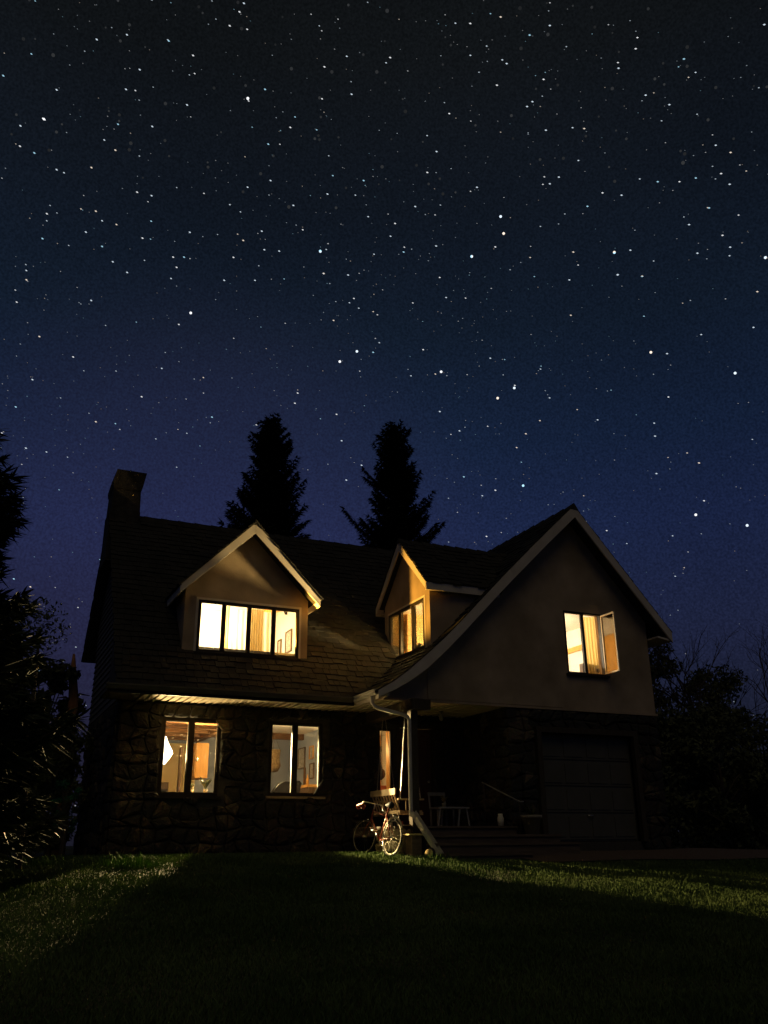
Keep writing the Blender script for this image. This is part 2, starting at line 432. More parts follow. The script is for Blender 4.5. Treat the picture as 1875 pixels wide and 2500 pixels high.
# wing rake boards
mb = MB()
top = [(x, z - .0) for x, z in WP]; low = [(x, z - (.28 if i > 2 else .12 + .05 * i)) for i, (x, z) in enumerate(WP)]
mb.prism(top + low[::-1], 15.56, 15.6, 'y'); mb.build('rake_board', 'trim', H)
mb = MB(); mb.prism([(12.1, 7.38), (14.6, 4.57), (14.6, 4.33), (12.1, 7.1)], 15.56, 15.6, 'y'); mb.build('rake_board', 'trim', H)
mb = MB(); mb.box(14.58, 14.62, 15.6, 23, 4.36, 4.56); mb.prism([(14.2, 4.42), (14.6, 4.36), (14.6, 4.4), (14.2, 4.46)], 15.6, 23, 'y'); mb.build('eave_board', 'trim', H)
mb = MB(); mb.box(14.0, 14.2, 16.2, 22.6, 2.69, 4.72); mb.build('side_wall', 'stucco', H)

# ---- soffit of grooved boards and porch ceiling
mb = MB()
def boards(x0, x1, y0, y1, z, w=.15):
    x = x0; r = random.Random(8)
    while x < x1 - .01:
        b = min(x + w, x1); dzv = r.uniform(0, .006)
        mb.prism([(x + .014, z), (b, z + .022 + dzv), (b, z + .056), (x + .014, z + .056)], y0, y1, 'y'); x += w
    mb.box(x0, x1, y0, y1, z + .055, z + .08)
boards(2.8, 7.05, 16.72, 17.9, 2.66)
boards(7.065, 7.29, 15.62, 17.9, 2.665)
boards(7.29, 10.2, 15.985, 17.9, 2.665)
mb.build('soffit', 'soffit', H)
mb = MB(); mb.box(2.1, 2.78, 16.72, 17.9, 2.67, 2.74); mb.prism([(16.72, 2.68), (17.9, 2.68), (17.9, 4.0), (16.75, 2.85)], 2.26, 2.3, 'x'); mb.build('eave_return', 'plywood', H)
# fascia and gutters
mb = MB(); mb.box(2.12, 6.98, 16.7, 16.718, 2.62, 2.8); mb.build('fascia_board', 'frame', H)
def gutter_x(x0, x1, y, z):
    pr = [(y, z + .1), (y - .1, z + .1), (y - .1, z + .075), (y - .085, z + .05), (y - .06, z), (y, z), (y, z + .01), (y - .055, z + .01), (y - .078, z + .055), (y - .09, z + .08), (y - .09, z + .088), (y, z + .088)]
    return MB().prism(pr, x0, x1, 'x')
gm = noisy('dark_gutter_metal', (.1, .09, .07), (.14, .12, .09), 5, .5, .1, .002)
gutter_x(2.05, 6.93, 16.698, 2.68).build('gutter', gm, H)
mb = MB(); mb.box(7.035, 7.06, 15.6, 16.72, 2.62, 2.78); mb.build('fascia_board', 'trim', H)
x, z = 7.03, 2.69
pr = [(x, z + .1), (x - .11, z + .1), (x - .11, z + .08), (x - .09, z + .07), (x - .09, z + .045), (x - .1, z + .035), (x - .06, z), (x, z), (x, z + .01), (x - .05, z + .01), (x - .08, z + .04), (x - .08, z + .088), (x, z + .088)]
MB().prism(pr, 15.58, 16.72, 'y').build('gutter', 'gutter', H)
# downspout
mb = MB()
def rbar(mb, pts, w, h):
    for a, b in zip(pts, pts[1:]): mb.bar(a, b, w, h)
mb.tube([(6.99, 15.82, 2.69), (6.99, 15.82, 2.56), (7.03, 15.8, 2.5), (7.1, 15.78, 2.46), (7.6, 15.68, 2.34), (7.68, 15.66, 2.3), (7.715, 15.65, 2.24), (7.715, 15.65, .5), (7.72, 15.64, .46)], .036, 10)
dsp = mb.build('downspout', 'gutter', H)
mb = MB(); mb.prism([(0, 0), (1, 0), (1, .1), (.97, .1), (.97, .03), (.03, .03), (.03, .1), (0, .1)], 0, 1, 'y')
a = Vector((7.70, 15.62, .5)); b = Vector((7.99, 15.1, -.25)); d = b - a
sd = d.cross(Vector((0, 0, 1))).normalized(); up = sd.cross(d).normalized()
mb.v = [tuple(a + sd * ((v[0] - .5) * .11) + d * v[1] + up * v[2]) for v in mb.v]
mb.build('spout_extension', 'gutter', H)

# ---- porch: deck, steps, post, beam
mb = MB()
x = 7.36
while x < 10.2: mb.box(x, min(x + .135, 10.2), 15.86, 17.9, .255, .29); x += .14
mb.box(7.36, 10.2, 15.9, 15.94, .1, .252); mb.box(7.38, 7.42, 15.94, 17.9, .1, .252)
mb.build('porch_deck', 'deckwood', H)
for (x0, x1, y0, y1, zt) in ((7.98, 11.0, 15.5, 15.86, .13), (7.9, 11.2, 15.15, 15.5, -.02), (8.0, 9.9, 14.85, 15.15, -.2)):
    m_ = MB(); m_.box(x0, x1, y0, y1 - .004, zt - .045, zt)
    m_.box(x0 + .02, x1 - .02, y0 + .03, y1 - .004, zt - .3, zt - .048)
    m_.build('step', 'deckwood', H)
mb = MB(); mb.box(7.78, 7.93, 15.72, 15.87, .0, 2.45); mb.build('porch_post', 'timber', H)
mb = MB(); mb.box(7.74, 7.97, 15.55, 17.88, 2.45, 2.655); mb.build('porch_beam', 'timber', H)
mb = MB(); mb.box(7.972, 8.18, 15.62, 15.8, 2.45, 2.66); mb.build('beam_end', 'timber', H)
mb = MB(); stones(mb, 7.36, 7.86, -.36, .24, [], lambda u, v, d: (u, 15.86 - d, v), 12, .2)
stones(mb, 15.84, 16.4, -.36, .24, [], lambda u, v, d: (7.36 - d, u, v), 13, .2)
mb.build('foundation_pier', noisy('pale_foundation_stone', (.3, .23, .12), (.42, .33, .18), 6, .9, .7, .02), H)

# ---- windows
def window(name_, h, y, mull, fw=.055, depth=.09, proud=.015, pm='glass', axis='y', mwide=.05, fm='frame', skip_pane=(), sill=True, trim=None, casing=False):
    """frame ring + mullions; panes as sub-parts.  h=(u0,u1,v0,v1); y = wall face."""
    u0, u1, v0, v1 = h
    a0, a1 = y - proud, y - proud + depth
    edges = [u0 + fw] + [m for mm in mull for m in (mm - mwide / 2, mm + mwide / 2)] + [u1 - fw]
    openings = [(edges[i], edges[i + 1]) for i in range(0, len(edges), 2)]
    mb = MB()
    mb.prism(rect(u0, u1, v0, v1), a0, a1, axis, [rect(p, q, v0 + fw, v1 - fw) for p, q in openings])
    fr = mb.build('window', fm, H)
    for i, (p, q) in enumerate(openings):
        if i in skip_pane: continue
        # slim sash bead round every light
        b = MB(); bw = .016
        b.prism(rect(p, q, v0 + fw, v1 - fw), a0 + .02, a0 + .05, axis, [rect(p + bw, q - bw, v0 + fw + bw, v1 - fw - bw)])
        b.build('sash', fm, fr)
        g = MB(); g.prism(rect(p + bw, q - bw, v0 + fw + bw, v1 - fw - bw), a0 + .032, a0 + .036, axis); g.build('pane', pm, fr)
    if casing:
        c_ = MB(); c_.prism(rect(u0 - .05, u1 + .05, v0 - .05, v1 + .05), y - .012, y + .01, axis, [rect(u0 + .004, u1 - .004, v0 + .004, v1 - .004)]); c_.build('casing', 'trim', fr)
    if sill:
        s_ = MB()
        if axis == 'y': s_.box(u0 - .05, u1 + .05, y - .075, y + .01, v0 - .045, v0)
        else: s_.box(y - .06, y + .01, u0 - .04, u1 + .04, v0 - .04, v0)
        s_.build('sill', trim or fm, fr)
    return fr
window('window', W1, 17.9, [3.955], .065, .1, -.02, 'glass_dusty', mwide=.1)
window('window', W2, 17.9, [6.15], .06, .1, -.02, mwide=.1, trim='swingwood')
window('window', W3, 17.9, [], .04, .1, -.02)
D1W = (3.82, 6.0, 3.63, 4.72)
window('window', D1W, 17.45, [4.36, 4.9, 5.44], .05, .09, .02, mwide=.06, casing=True)
fm = window('window', WIN, 15.98, [12.37], .035, .1, .01, mwide=.04, skip_pane=(1,))
# open casement sash, hinged on the right and swung out square to the wall
mb = MB(); hz0, hz1 = WIN[2] + .04, WIN[3] - .04
mb.prism(rect(15.47, 15.96, hz0, hz1), 12.86, 12.895, 'x', [rect(15.505, 15.925, hz0 + .035, hz1 - .035)])
mb.build('sash', mat('open_sash_paint', (.7, .55, .3), .5), fm)
MB().prism(rect(15.505, 15.925, hz0 + .035, hz1 - .035), 12.876, 12.88, 'x').build('pane', glass_mat('open_pane', .1, (.95, .85, .6)), fm)  # room's golden reflection put into the glass tint

# ---- dormer on the main roof
def gable_dormer(axis, c, face, rake, hw, fhw, zt, ze, zb, win, back, mull, deep, cut):
    """axis 'y': faces -y.  axis 'x': faces -x.  c centre, face wall plane, rake board plane."""
    mb = MB(); sl = (zt - ze) / hw
    ax = axis
    zf = lambda d: zt - sl * d - .12
    poly = [(c - fhw, zb), (c + fhw, zb), (c + fhw, zf(fhw)), (c, zf(0)), (c - fhw, zf(fhw))]
    mb.prism(poly, face, face + .14, ax, [hole(win)])
    for s in (-1, 1):                                        # cheeks
        u0, u1 = (c + s * fhw, c + s * (fhw - .1))
        zc = zf(fhw)
        pts = [(face + .14, cut(face + .14) - .1), (face + .14, zc), (back, zc), (back, min(zc, cut(back) - .1))]
        if ax == 'y': mb.prism(pts, u0, u1, 'x')
        else: mb.prism(pts, u0, u1, 'y')
    dw = mb.build('dormer_wall', 'stucco', H)
    rb = MB()
    for s in (-1, 1):
        e = c + s * hw
        rb.prism([(c, zt), (e, ze + .0), (e, ze - .17), (c, zt - .24)], rake - .035 - (.001 if s > 0 else 0), rake, ax)
        board = rb.build('rake_board', 'trim', H); rb = MB()
        # underside of the overhang
        rb.prism([(c, zt - .14), (e, ze - .14), (e, ze - .16), (c, zt - .16)], rake, face, ax); rb.build('rake_soffit', 'trim', H); rb = MB()
    mb = MB()
    for s in (-1, 1):
        shingled(mb, [(c + s * (hw + .02), ze - .01), (c, zt)], 'y' if ax == 'y' else 'x', rake - .03, deep, lambda t, a: zt - sl * abs(a - c) < cut(t) - .12, thick=.12)
    for k in range(int((deep - rake) / .3)):
        t = rake - .05 + k * .3
        P = (lambda u, z, t: (u, t, z)) if ax == 'y' else (lambda u, z, t: (t, u, z))
        mb.add([P(c - .12, zt - .06, t), P(c, zt + .07, t), P(c + .12, zt - .06, t), P(c - .12, zt - .08, t + .32), P(c, zt + .045, t + .32), P(c + .12, zt - .08, t + .32)],
               [(0, 1, 4, 3), (1, 2, 5, 4), (0, 2, 1), (3, 4, 5)])
    mb.build('dormer_roof', 'shingle', H, fix=False)
gable_dormer('y', 4.87, 17.45, 17.17, 1.49, 1.33, 6.45, 4.93, 3.55, D1W, 18.7, None, 20.0, mz)
# dormer on the wing roof, facing left
D2W = (16.21, 18.0, 3.84, 4.93)
gable_dormer('x', 17.1, 8.4, 8.27, 1.28, 1.14, 6.47, 5.19, 3.6, D2W, 10.05, None, 11.3, wz)
window('window', D2W, 8.4, [16.78, 17.42], .05, .09, .02, axis='x', mwide=.06, casing=True)
for y0, side in ((15.8, 1), (18.38, -1)):
    mb = MB(); mb.box(8.24, 10.05, y0, y0 + .025, 5.0, 5.17); mb.box(8.3, 10.05, *( (y0 + .026, 15.95) if side > 0 else (18.25, y0 - .001)), 5.02, 5.04); mb.build('eave_board', 'trim', H)
for x0 in (3.36, 6.35):
    mb = MB(); mb.box(x0, x0 + .025, 17.14, 18.6, 4.75, 4.9); mb.build('eave_board', 'trim', H)

# ---- chimney
mb = MB()
def tier(x0, x1, y0, y1, z0, z1, X0, X1, Y0, Y1):
    vs = [(x0, y0, z0), (x1, y0, z0), (x1, y1, z0), (x0, y1, z0), (X0, Y0, z1), (X1, Y0, z1), (X1, Y1, z1), (X0, Y1, z1)]
    mb.add(vs, [(3, 2, 1, 0), (4, 5, 6, 7), (0, 1, 5, 4), (1, 2, 6, 5), (2, 3, 7, 6), (3, 0, 4, 7)])
tier(2.22, 2.93, 20.6, 21.5, 6.3, 7.6, 2.22, 2.93, 20.6, 21.5)
tier(2.24, 2.92, 20.6, 21.5, 7.6, 8.16, 2.25, 2.9, 20.61, 21.49)
tier(2.24, 2.91, 20.58, 21.5, 8.16, 8.3, 2.22, 2.94, 20.56, 21.54)
tier(2.22, 2.94, 20.56, 21.54, 8.3, 8.62, 2.28, 2.99, 20.52, 21.56)
ch = mb.build('chimney', noisy('chimney_stone', (.03, .026, .02), (.07, .06, .045), 5, .9, .9, .03, bscale=14), H)
MB().box(2.4, 2.85, 20.75, 21.3, 8.621, 8.7).build('chimney_cap', 'mortar', ch)

# ---- garage door and front door
mb = MB(); mb.box(10.95, 13.4, 16.1, 16.14, -.01, 2.17)
for k in range(4):
    z0 = .01 + k * .54
    mb.box(10.98, 13.37, 16.08, 16.098, z0 + .015, z0 + .525)
    for j in range(4): mb.box(11.02 + j * .6, 11.52 + j * .6, 16.065, 16.079, z0 + .07, z0 + .46)
gd = mb.build('garage_door', 'garage', H)
mb = MB(); mb.tube([(12.1, 16.06, .5), (12.1, 16.03, .5), (12.25, 16.03, .5), (12.25, 16.06, .5)], .012, 6); mb.build('handle', 'steel', gd)
mb = MB()
mb.prism([(10.83, -.02), (10.83, 2.29), (13.52, 2.29), (13.52, -.02), (13.4, -.02), (13.4, 2.17), (10.95, 2.17), (10.95, -.02)], 15.88, 16.06, 'y'); mb.build('garage_door_frame', 'timber', H)
mb = MB(); mb.box(8.56, 9.38, 18.0, 18.05, .3, 2.38)
for (a_, b_) in ((.42, 1.1), (1.2, 1.7), (1.8, 2.28)):
    for u in (8.64, 9.02): mb.box(u, u + .28, 17.985, 17.998, a_, b_)
fd = mb.build('front_door', 'door', H)
MB().lathe([(.0, -.05), (.028, -.04), (.028, -.01), (.012, 0), (.012, .03)], (9.3, 17.975, 1.25), 10, 'y').build('handle', 'steel', fd)
mb = MB(); mb.prism([(8.5, .3), (8.5, 2.46), (9.44, 2.46), (9.44, .3), (9.38, .3), (9.38, 2.39), (8.56, 2.39), (8.56, .3)], 17.86, 18.1, 'y'); mb.build('door_frame', 'timber', H)

# ---------------------------------------------------------------- rooms
def room(nm, x0, x1, y0, y1, z0, z1, wallm, open_side, ceil='white_wall'):
    """closed shell of 10 cm walls with one side left to the house wall"""
    t = .06; mb = MB()
    if open_side != 'x-': mb.box(x0 - t, x0, y0, y1, z0 - t, z1 + t)
    mb.box(x1, x1 + t, y0, y1, z0 - t, z1 + t)
    mb.box(x0 - t, x1 + t, y1, y1 + t, z0 - t, z1 + t)
    if open_side != 'y-': mb.box(x0 - t, x1 + t, y0 - t, y0, z0 - t, z1 + t)
    mb.build(nm + '_walls', wallm, H)
    mb = MB(); mb.box(x0, x1, y0, y1, z0 - t, z0 - .001); mb.build(nm + '_floor', 'beam', H)
    mb = MB(); mb.box(x0, x1, y0, y1, z1 + .001, z1 + t); mb.build(nm + '_ceiling', ceil, H)
# ground floor: one open kitchen and living room
room('living_room', 2.8, 7.4, 18.2, 22.0, .1, 2.52, 'dim_wall', 'y-', 'white_wall')
mb = MB()
for y in (18.7, 19.5, 20.3, 21.1, 21.8): mb.box(2.8, 4.9, y, y + .14, 2.37, 2.499)
mb.box(4.9, 5.05, 18.2, 22, 2.34, 2.499); mb.box(5.051, 7.4, 20.9, 21.04, 2.38, 2.519)
mb.build('ceiling_beams', 'beam', H)
MB().box(2.8, 5.05, 18.2, 22, 2.5, 2.518).build('kitchen_ceiling', 'ceil_wood', H)
mb = MB(); mb.box(2.81, 5.0, 21.93, 21.99, .1, 2.3); mb.build('kitchen_wall_panel', 'yellow_wall', H)
room('hall', 7.9, 9.9, 18.2, 20.4, .1, 2.5, 'white_wall', 'y-')
mb = MB(); mb.box(8.87, 8.96, 19.05, 19.15, .1, 2.5); mb.box(9.1, 9.2, 20.3, 20.39, .1, 2.5); mb.box(8.402, 8.418, 18.0, 18.25, .99, 2.34); mb.build('door_casing', 'orange_wood', H)
mb = MB(); 
for k in range(9):
    for j in range(4): mb.box(8.6 + j * .22 + (k % 2) * .1, 8.8 + j * .22 + (k % 2) * .1, 19.6, 19.7, .1 + k * .13, .22 + k * .13)
mb.build('brick_hearth', 'brick', H)
# upper rooms
room('bedroom', 3.66, 6.08, 17.59, 19.3, 3.3, 5.0, 'white_wall', 'y-')
mb = MB(); mb.bar((6.0, 17.75, 4.93), (5.5, 19.28, 4.93), .14, .1); mb.build('bedroom_beam', 'orange_wood', H)
room('landing', 8.53, 10.3, 16.25, 17.96, 3.7, 5.02, 'yellow_wall', 'x-')
room('attic_room', 10.75, 13.84, 16.2, 19.2, 3.2, 5.15, 'white_wall', 'y-')
mb = MB(); mb.box(13.76, 13.838, 16.2, 19.2, 4.56, 4.68); mb.build('attic_beam', 'orange_wood', H)

def curtain(label, p0, p1, z0, z1, m, amp=.03, waves=7, group=None):
    p0 = Vector(p0); p1 = Vector(p1); d = (p1 - p0); n = Vector((-d.y, d.x)).normalized(); K = waves * 8
    mb = MB(); r = random.Random(len(label)); vs = []
    for j in range(9):
        z = z1 + (z0 - z1) * j / 8
        for i in range(K + 1):
            t = i / K; q = p0 + d * t + n * amp * sin(t * waves * 2 * pi + .5 * sin(j * .6)) * (.5 + .5 * j / 8)
            vs.append((q.x, q.y, z))
    mb.add(vs, [(j * (K + 1) + i, j * (K + 1) + i + 1, (j + 1) * (K + 1) + i + 1, (j + 1) * (K + 1) + i) for j in range(8) for i in range(K)], True)
    o = mb.build('curtain', m, fix=False); return tag(o, label, 'curtain', group)
curtain('narrow tan curtain at the left edge of the second pane of the four-pane dormer window', (4.42, 17.74), (4.56, 17.74), 3.55, 4.72, 'curtain', .02, 3)
curtain('wide streaky tan curtain bunched in the third pane of the four-pane dormer window', (4.98, 17.76), (5.3, 17.76), 3.55, 4.72, 'curtain', .035, 6)
curtain('white sheer curtain hanging across the middle panes of the four-pane dormer window', (4.5, 17.86), (5.5, 17.86), 3.55, 4.7, 'curtain_white', .02, 9)
curtain('orange curtain at the far left of the side-facing dormer window', (8.7, 17.9), (8.7, 17.66), 3.75, 4.95, 'orange_wood', .03, 3)
curtain('orange curtain in the middle pane of the side-facing dormer window', (8.7, 17.4), (8.7, 17.26), 3.75, 4.95, 'orange_wood', .02, 2)
curtain('brown curtain in the nearest pane of the side-facing dormer window', (8.7, 16.75), (8.7, 16.66), 3.75, 4.95, 'orange_wood', .03, 3)

def framed(label, c, w, h, axis, frame_m='brown', pic='picture', cat='picture'):
    """picture on a wall. axis 'x': hangs on a wall of constant x, facing -x; 'y': facing -y"""
    t = thing('framed_picture', label, cat, c)
    cx, cy, cz = c
    f = MB(); g = MB()
    if axis == 'x':
        f.prism(rect(cy - w / 2, cy + w / 2, cz - h / 2, cz + h / 2), cx - .03, cx - .002, 'x', [rect(cy - w / 2 + .025, cy + w / 2 - .025, cz - h / 2 + .025, cz + h / 2 - .025)])
        g.box(cx - .012, cx - .003, cy - w / 2 + .024, cy + w / 2 - .024, cz - h / 2 + .024, cz + h / 2 - .024)
    else:
        f.prism(rect(cx - w / 2, cx + w / 2, cz - h / 2, cz + h / 2), cy - .03, cy - .002, 'y', [rect(cx - w / 2 + .025, cx + w / 2 - .025, cz - h / 2 + .025, cz + h / 2 - .025)])
        g.box(cx - w / 2 + .024, cx + w / 2 - .024, cy - .012, cy - .003, cz - h / 2 + .024, cz + h / 2 - .024)
    f.build('frame', frame_m, t); g.build('print', pic, t)
framed('large dark-framed picture on the grey wall in the right living room pane', (7.398, 21.0, 1.95), .5, .5, 'x')
framed('narrow picture left of the large dark-framed one in the living room window', (7.398, 21.7, 1.95), .2, .4, 'x')
framed('small brown picture high at the right edge of the living room window', (7.398, 20.3, 2.03), .28, .3, 'x', 'orange_wood')
framed('pale framed picture below the small brown one in the living room window', (7.398, 20.25, 1.6), .3, .36, 'x', 'brown')
framed('tall thin frame below the large dark-framed picture in the living room window', (7.398, 20.75, 1.5), .1, .42, 'x', 'beam')
framed('dark framed picture on the white wall in the rightmost dormer pane', (6.078, 18.3, 4.2), .42, .5, 'x')
framed('narrow picture left of the dark one in the rightmost dormer pane', (6.078, 18.95, 4.12), .25, .5, 'x')
o = MB().box(13.832, 13.838, 17.55, 18.1, 3.78, 4.1).build('wall_map', 'map'); tag(o, 'yellowed map sheet pinned on the white wall behind the open gable window', 'map')

# kitchen things
t = thing('paper_lamp', 'glowing white paper lamp at the left edge of the kitchen window', 'lamp', (3.62, 18.75, 1.5))
MB().lathe([(.02, .27), (.07, .25), (.1, .16), (.2, -.02), (.21, -.1), (.15, -.2), (.08, -.3), (.0, -.31)], (3.56, 18.75, 1.84), 18).build('lamp_shade', 'shade', t)
MB().tube([(3.58, 18.75, 2.08), (3.58, 18.75, 2.5)], .004, 6).build('cord', 'cream', t)
t = thing('wall_cabinet', 'brown wooden wall cabinet at the right of the kitchen window', 'cabinet', (4.85, 21.05, 1.4))
MB().box(4.72, 5.0, 20.7, 21.4, 1.42, 2.2).build('cabinet_body', 'orange_wood', t)
for y in (20.72, 21.07):
    dr = MB().box(4.695, 4.718, y, y + .32, 1.45, 2.17).build('cabinet_door', 'ceil_wood', t)
    MB().box(4.68, 4.694, y + .15, y + .17, 1.6, 1.7).build('handle', 'steel', dr)
t = thing('refrigerator', 'dark cooker and hood block behind the left pane of the kitchen window', 'range cooker', (3.9, 21.5, .1))
MB().box(3.6, 4.25, 21.3, 21.9, .1, 1.35).build('oven_body', 'brown', t); MB().box(3.62, 4.23, 21.28, 21.298, .6, 1.2).build('oven_door', 'black', t)
t.name = 'range_cooker'
t = thing('door_leaf', 'half open brown interior door in the middle of the kitchen window', 'door', (4.2, 20.6, .1))
MB().bar((4.38, 20.7, 1.1), (4.44, 21.2, 1.1), .04, 2.0).build('door_panel', 'brown', t)
def houseplant(label, c, h, n, seed, m='leaf', pot=.07):
    t = thing('potted_plant', label, 'plant', c); r = random.Random(seed)
    MB().lathe([(0, 0), (pot * .7, 0), (pot, pot * 1.6), (pot * .85, pot * 1.6), (0, pot * 1.5)], c, 12).build('pot', 'terracotta', t)
    mb = MB()
    for k in range(n):
        a = r.uniform(0, 2 * pi); l = h * r.uniform(.5, 1); d = Vector((cos(a), sin(a), 0)); s = Vector((-sin(a), cos(a), 0)) * h * .12
        b = Vector(c) + Vector((0, 0, pot * 1.5)); m1 = b + d * l * .25 + Vector((0, 0, l * .6)); e = b + d * l * .6 + Vector((0, 0, l * r.uniform(.5, .95)))
        mb.add([b, m1 + s, e, m1 - s], [(0, 1, 2, 3)])
    mb.build('leaves', m, t)
o = MB().box(3.42, 4.98, 18.22, 18.4, .93, .965).build('window_shelf', 'orange_wood', H)
houseplant('small potted plant on the sill at the left of the right kitchen pane', (4.12, 18.32, .967), .16, 14, 1, 'needle', .04)
houseplant('leafy potted plant on the sill at the right corner of the kitchen window', (4.4, 18.3, .967), .3, 22, 2, 'needle', .045)
houseplant('small dark potted plant on the inner sill of the middle side-dormer pane', (8.63, 17.0, 3.84), .28, 16, 3, 'needle', .05)
t = thing('hanging_ornament', 'small dark round ornament hanging in the right pane of the kitchen window', 'ornament', (4.2, 18.4, 1.6))
MB().ball((4.2, 18.4, 1.62), .03, 6, (1, 1, 1.4)).build('bauble', 'brown', t)
# living room things
t = thing('armchair', 'dark fabric draped armchair seen from behind in the living room window', 'armchair', (6.1, 18.9, .1))
mb = MB(); K = 26; vs = []
prof = [(-.42, .75), (-.38, .98), (-.3, 1.1), (-.2, 1.2), (-.08, 1.25), (.12, 1.25), (.25, 1.27), (.3, 1.22), (.26, 1.05), (.2, .75)]
mb.prism([(6.3 + u, v) for u, v in prof], 18.72, 18.86, 'y'); mb.build('backrest', 'fabric', t)
MB().box(5.95, 6.5, 18.87, 19.5, .35, .62).build('seat', 'fabric', t)
for (a_, b_) in ((5.95, 18.75), (6.42, 18.75), (5.95, 19.4), (6.42, 19.4)): MB().box(a_, a_ + .06, b_, b_ + .06, .1, .35).build('leg', 'brown', t)
t = thing('sideboard', 'orange wooden sideboard along the wall at the bottom right of the living room window', 'sideboard', (7.2, 20.6, .1))
MB().box(7.0, 7.38, 19.4, 21.6, .1, 1.18).build('cabinet_body', 'brown', t); MB().box(6.96, 7.39, 19.36, 21.64, 1.182, 1.24).build('top', 'orange_wood', t)
t = thing('bottle', 'small amber bottle on the sideboard at the right corner of the living room window', 'bottle', (7.1, 19.75, 1.241))
MB().lathe([(0, 0), (.035, 0), (.035, .14), (.012, .18), (.012, .24), (0, .24)], (7.1, 19.75, 1.241), 12).build('glass_body', 'orange_wood', t)
t = thing('hanging_basket', 'brown hanging basket on cords in the left pane of the living room window', 'hanging basket', (6.35, 19.9, 1.5))
MB().lathe([(0, 0), (.1, .02), (.16, .14), (.13, .3), (.15, .5), (.13, .5), (.1, .3), (0, .1)], (6.33, 19.9, 1.52), 14).build('basket', 'nest', t)
mb = MB()
for a in (0, 2.1, 4.2): mb.tube([(6.33 + .14 * cos(a), 19.9 + .14 * sin(a), 2.0), (6.33, 19.9, 2.36)], .004, 4)
mb.build('cord', 'brown', t)
# hall: guitar on the wall
t = thing('guitar', 'dark guitar hanging in the narrow window by the front door', 'guitar', (8.9, 19.7, 1.3))
MB().lathe([(0, -.03), (.13, -.03), (.13, .03), (0, .03)], (8.72, 19.3, 1.5), 20, 'y').build('body', 'brown', t)
mb = MB(); mb.prism([(8.68, 1.36), (8.76, 1.36), (8.78, 1.55), (8.74, 1.75), (8.73, 2.0), (8.7, 2.0), (8.69, 1.75), (8.65, 1.55)], 19.26, 19.29, 'y'); mb.build('neck', 'black', t)
mb = MB(); mb.box(8.68, 8.75, 19.25, 19.3, 2.0, 2.12); mb.build('headstock', 'black', t)
# attic room: fan
t = thing('table_fan', 'round table fan standing just inside the open gable window', 'fan', (12.93, 16.28, 3.5))
mb = MB(); FX = 12.93
for rr in (.115, .09, .06): mb.tube([(FX + rr * cos(a * pi / 12), 16.28, 3.68 + rr * sin(a * pi / 12)) for a in range(25)], .006, 5, False)
for k in range(12): mb.bar((FX, 16.28, 3.68), (FX + .115 * cos(k * pi / 6), 16.28, 3.68 + .115 * sin(k * pi / 6)), .004, .004)
mb.build('grille', 'cream', t)
MB().lathe([(0, 0), (.045, 0), (.05, .04), (.03, .07), (0, .07)], (FX, 16.29, 3.68), 14, 'y').build('motor', 'black', t)
MB().box(FX - .02, FX + .02, 16.3, 16.34, 3.46, 3.6).build('stem', 'black', t)
t = thing('radio', 'dark box radio on the shelf behind the fan in the gable window', 'radio', (12.9, 16.5, 3.5))
MB().box(12.6, 13.15, 16.42, 16.55, 3.5, 3.85).build('case', 'brown', t)
MB().lathe([(0, -.005), (.08, -.005), (.09, 0)], (12.74, 16.418, 3.7), 16, 'y').build('speaker', 'nest', t)
MB().box(11.84, 13.4, 16.21, 16.6, 3.44, 3.495).build('attic_shelf', 'orange_wood', H)

curtain('pale yellow curtain inside the open half of the gable window', (12.7, 16.4), (12.98, 16.3), 3.5, 4.95, cloth_mat('yellow_curtain', (.8, .6, .2), (.85, .68, .3), 3), .015, 4)
curtain('golden drape along the inner left wall of the gable room, mirrored in the open sash', (10.82, 16.9), (10.82, 19.1), 3.3, 5.1, 'orange_wood', .03, 9)  # added drape, out of view, colours the reflection in the sash
# room lamps, then added hidden spots aimed out of the windows
warm = (1, .6, .22); yell = (1, .72, .34); whit = (1, .76, .42)
def lamp(name, loc, power, colr, rad=.05):
    l = bpy.data.lights.new(name, 'POINT'); l.energy = power; l.color = colr; l.shadow_soft_size = rad
    o = bpy.data.objects.new(name, l); col.objects.link(o); o.location = loc
def spot(name, loc, to, power, colr, ang, rad=.03, blend=.15):
    l = bpy.data.lights.new(name, 'SPOT'); l.energy = power; l.color = colr; l.spot_size = R_(ang); l.spot_blend = blend; l.shadow_soft_size = rad
    o = bpy.data.objects.new(name, l); col.objects.link(o); o.location = loc
    o.rotation_euler = (Vector(to) - Vector(loc)).to_track_quat('-Z', 'Y').to_euler()
lamp('living_room_light', (5.12, 19.62, 2.05), 45, yell, .05)
lamp('kitchen_light', (3.6, 20.2, 2.1), 26, yell, .05)
lamp('bedroom_light', (4.35, 18.35, 4.25), 200, whit, .06)
lamp('landing_light', (9.25, 16.9, 3.81), 1000, (1, .7, .3), .05)
lamp('attic_light', (12.0, 18.0, 4.5), 230, (1, .87, .62), .06)
lamp('hall_light', (8.05, 18.95, 2.0), 42, warm, .06)
spot('left_lawn_fill', (5.12, 19.6, 1.98), (3.95, 17.9, 1.5), 10000, yell, 46)  # added, hidden; throws the left patch of light on the lawn
spot('right_lawn_fill', (5.12, 19.6, 1.98), (6.15, 17.9, 1.4), 10500, yell, 46)  # added, hidden; throws the right patch of light on the lawn
spot('porch_side_fill', (3.56, 18.1, 1.62), (7.55, 16.2, .95), 500, yell, 56)  # added to light swing, bicycle and downspout from the left
spot('soffit_fill', (3.56, 18.12, 1.62), (4.6, 17.4, 2.8), 2500, yell, 122)  # added to wash the soffit with light
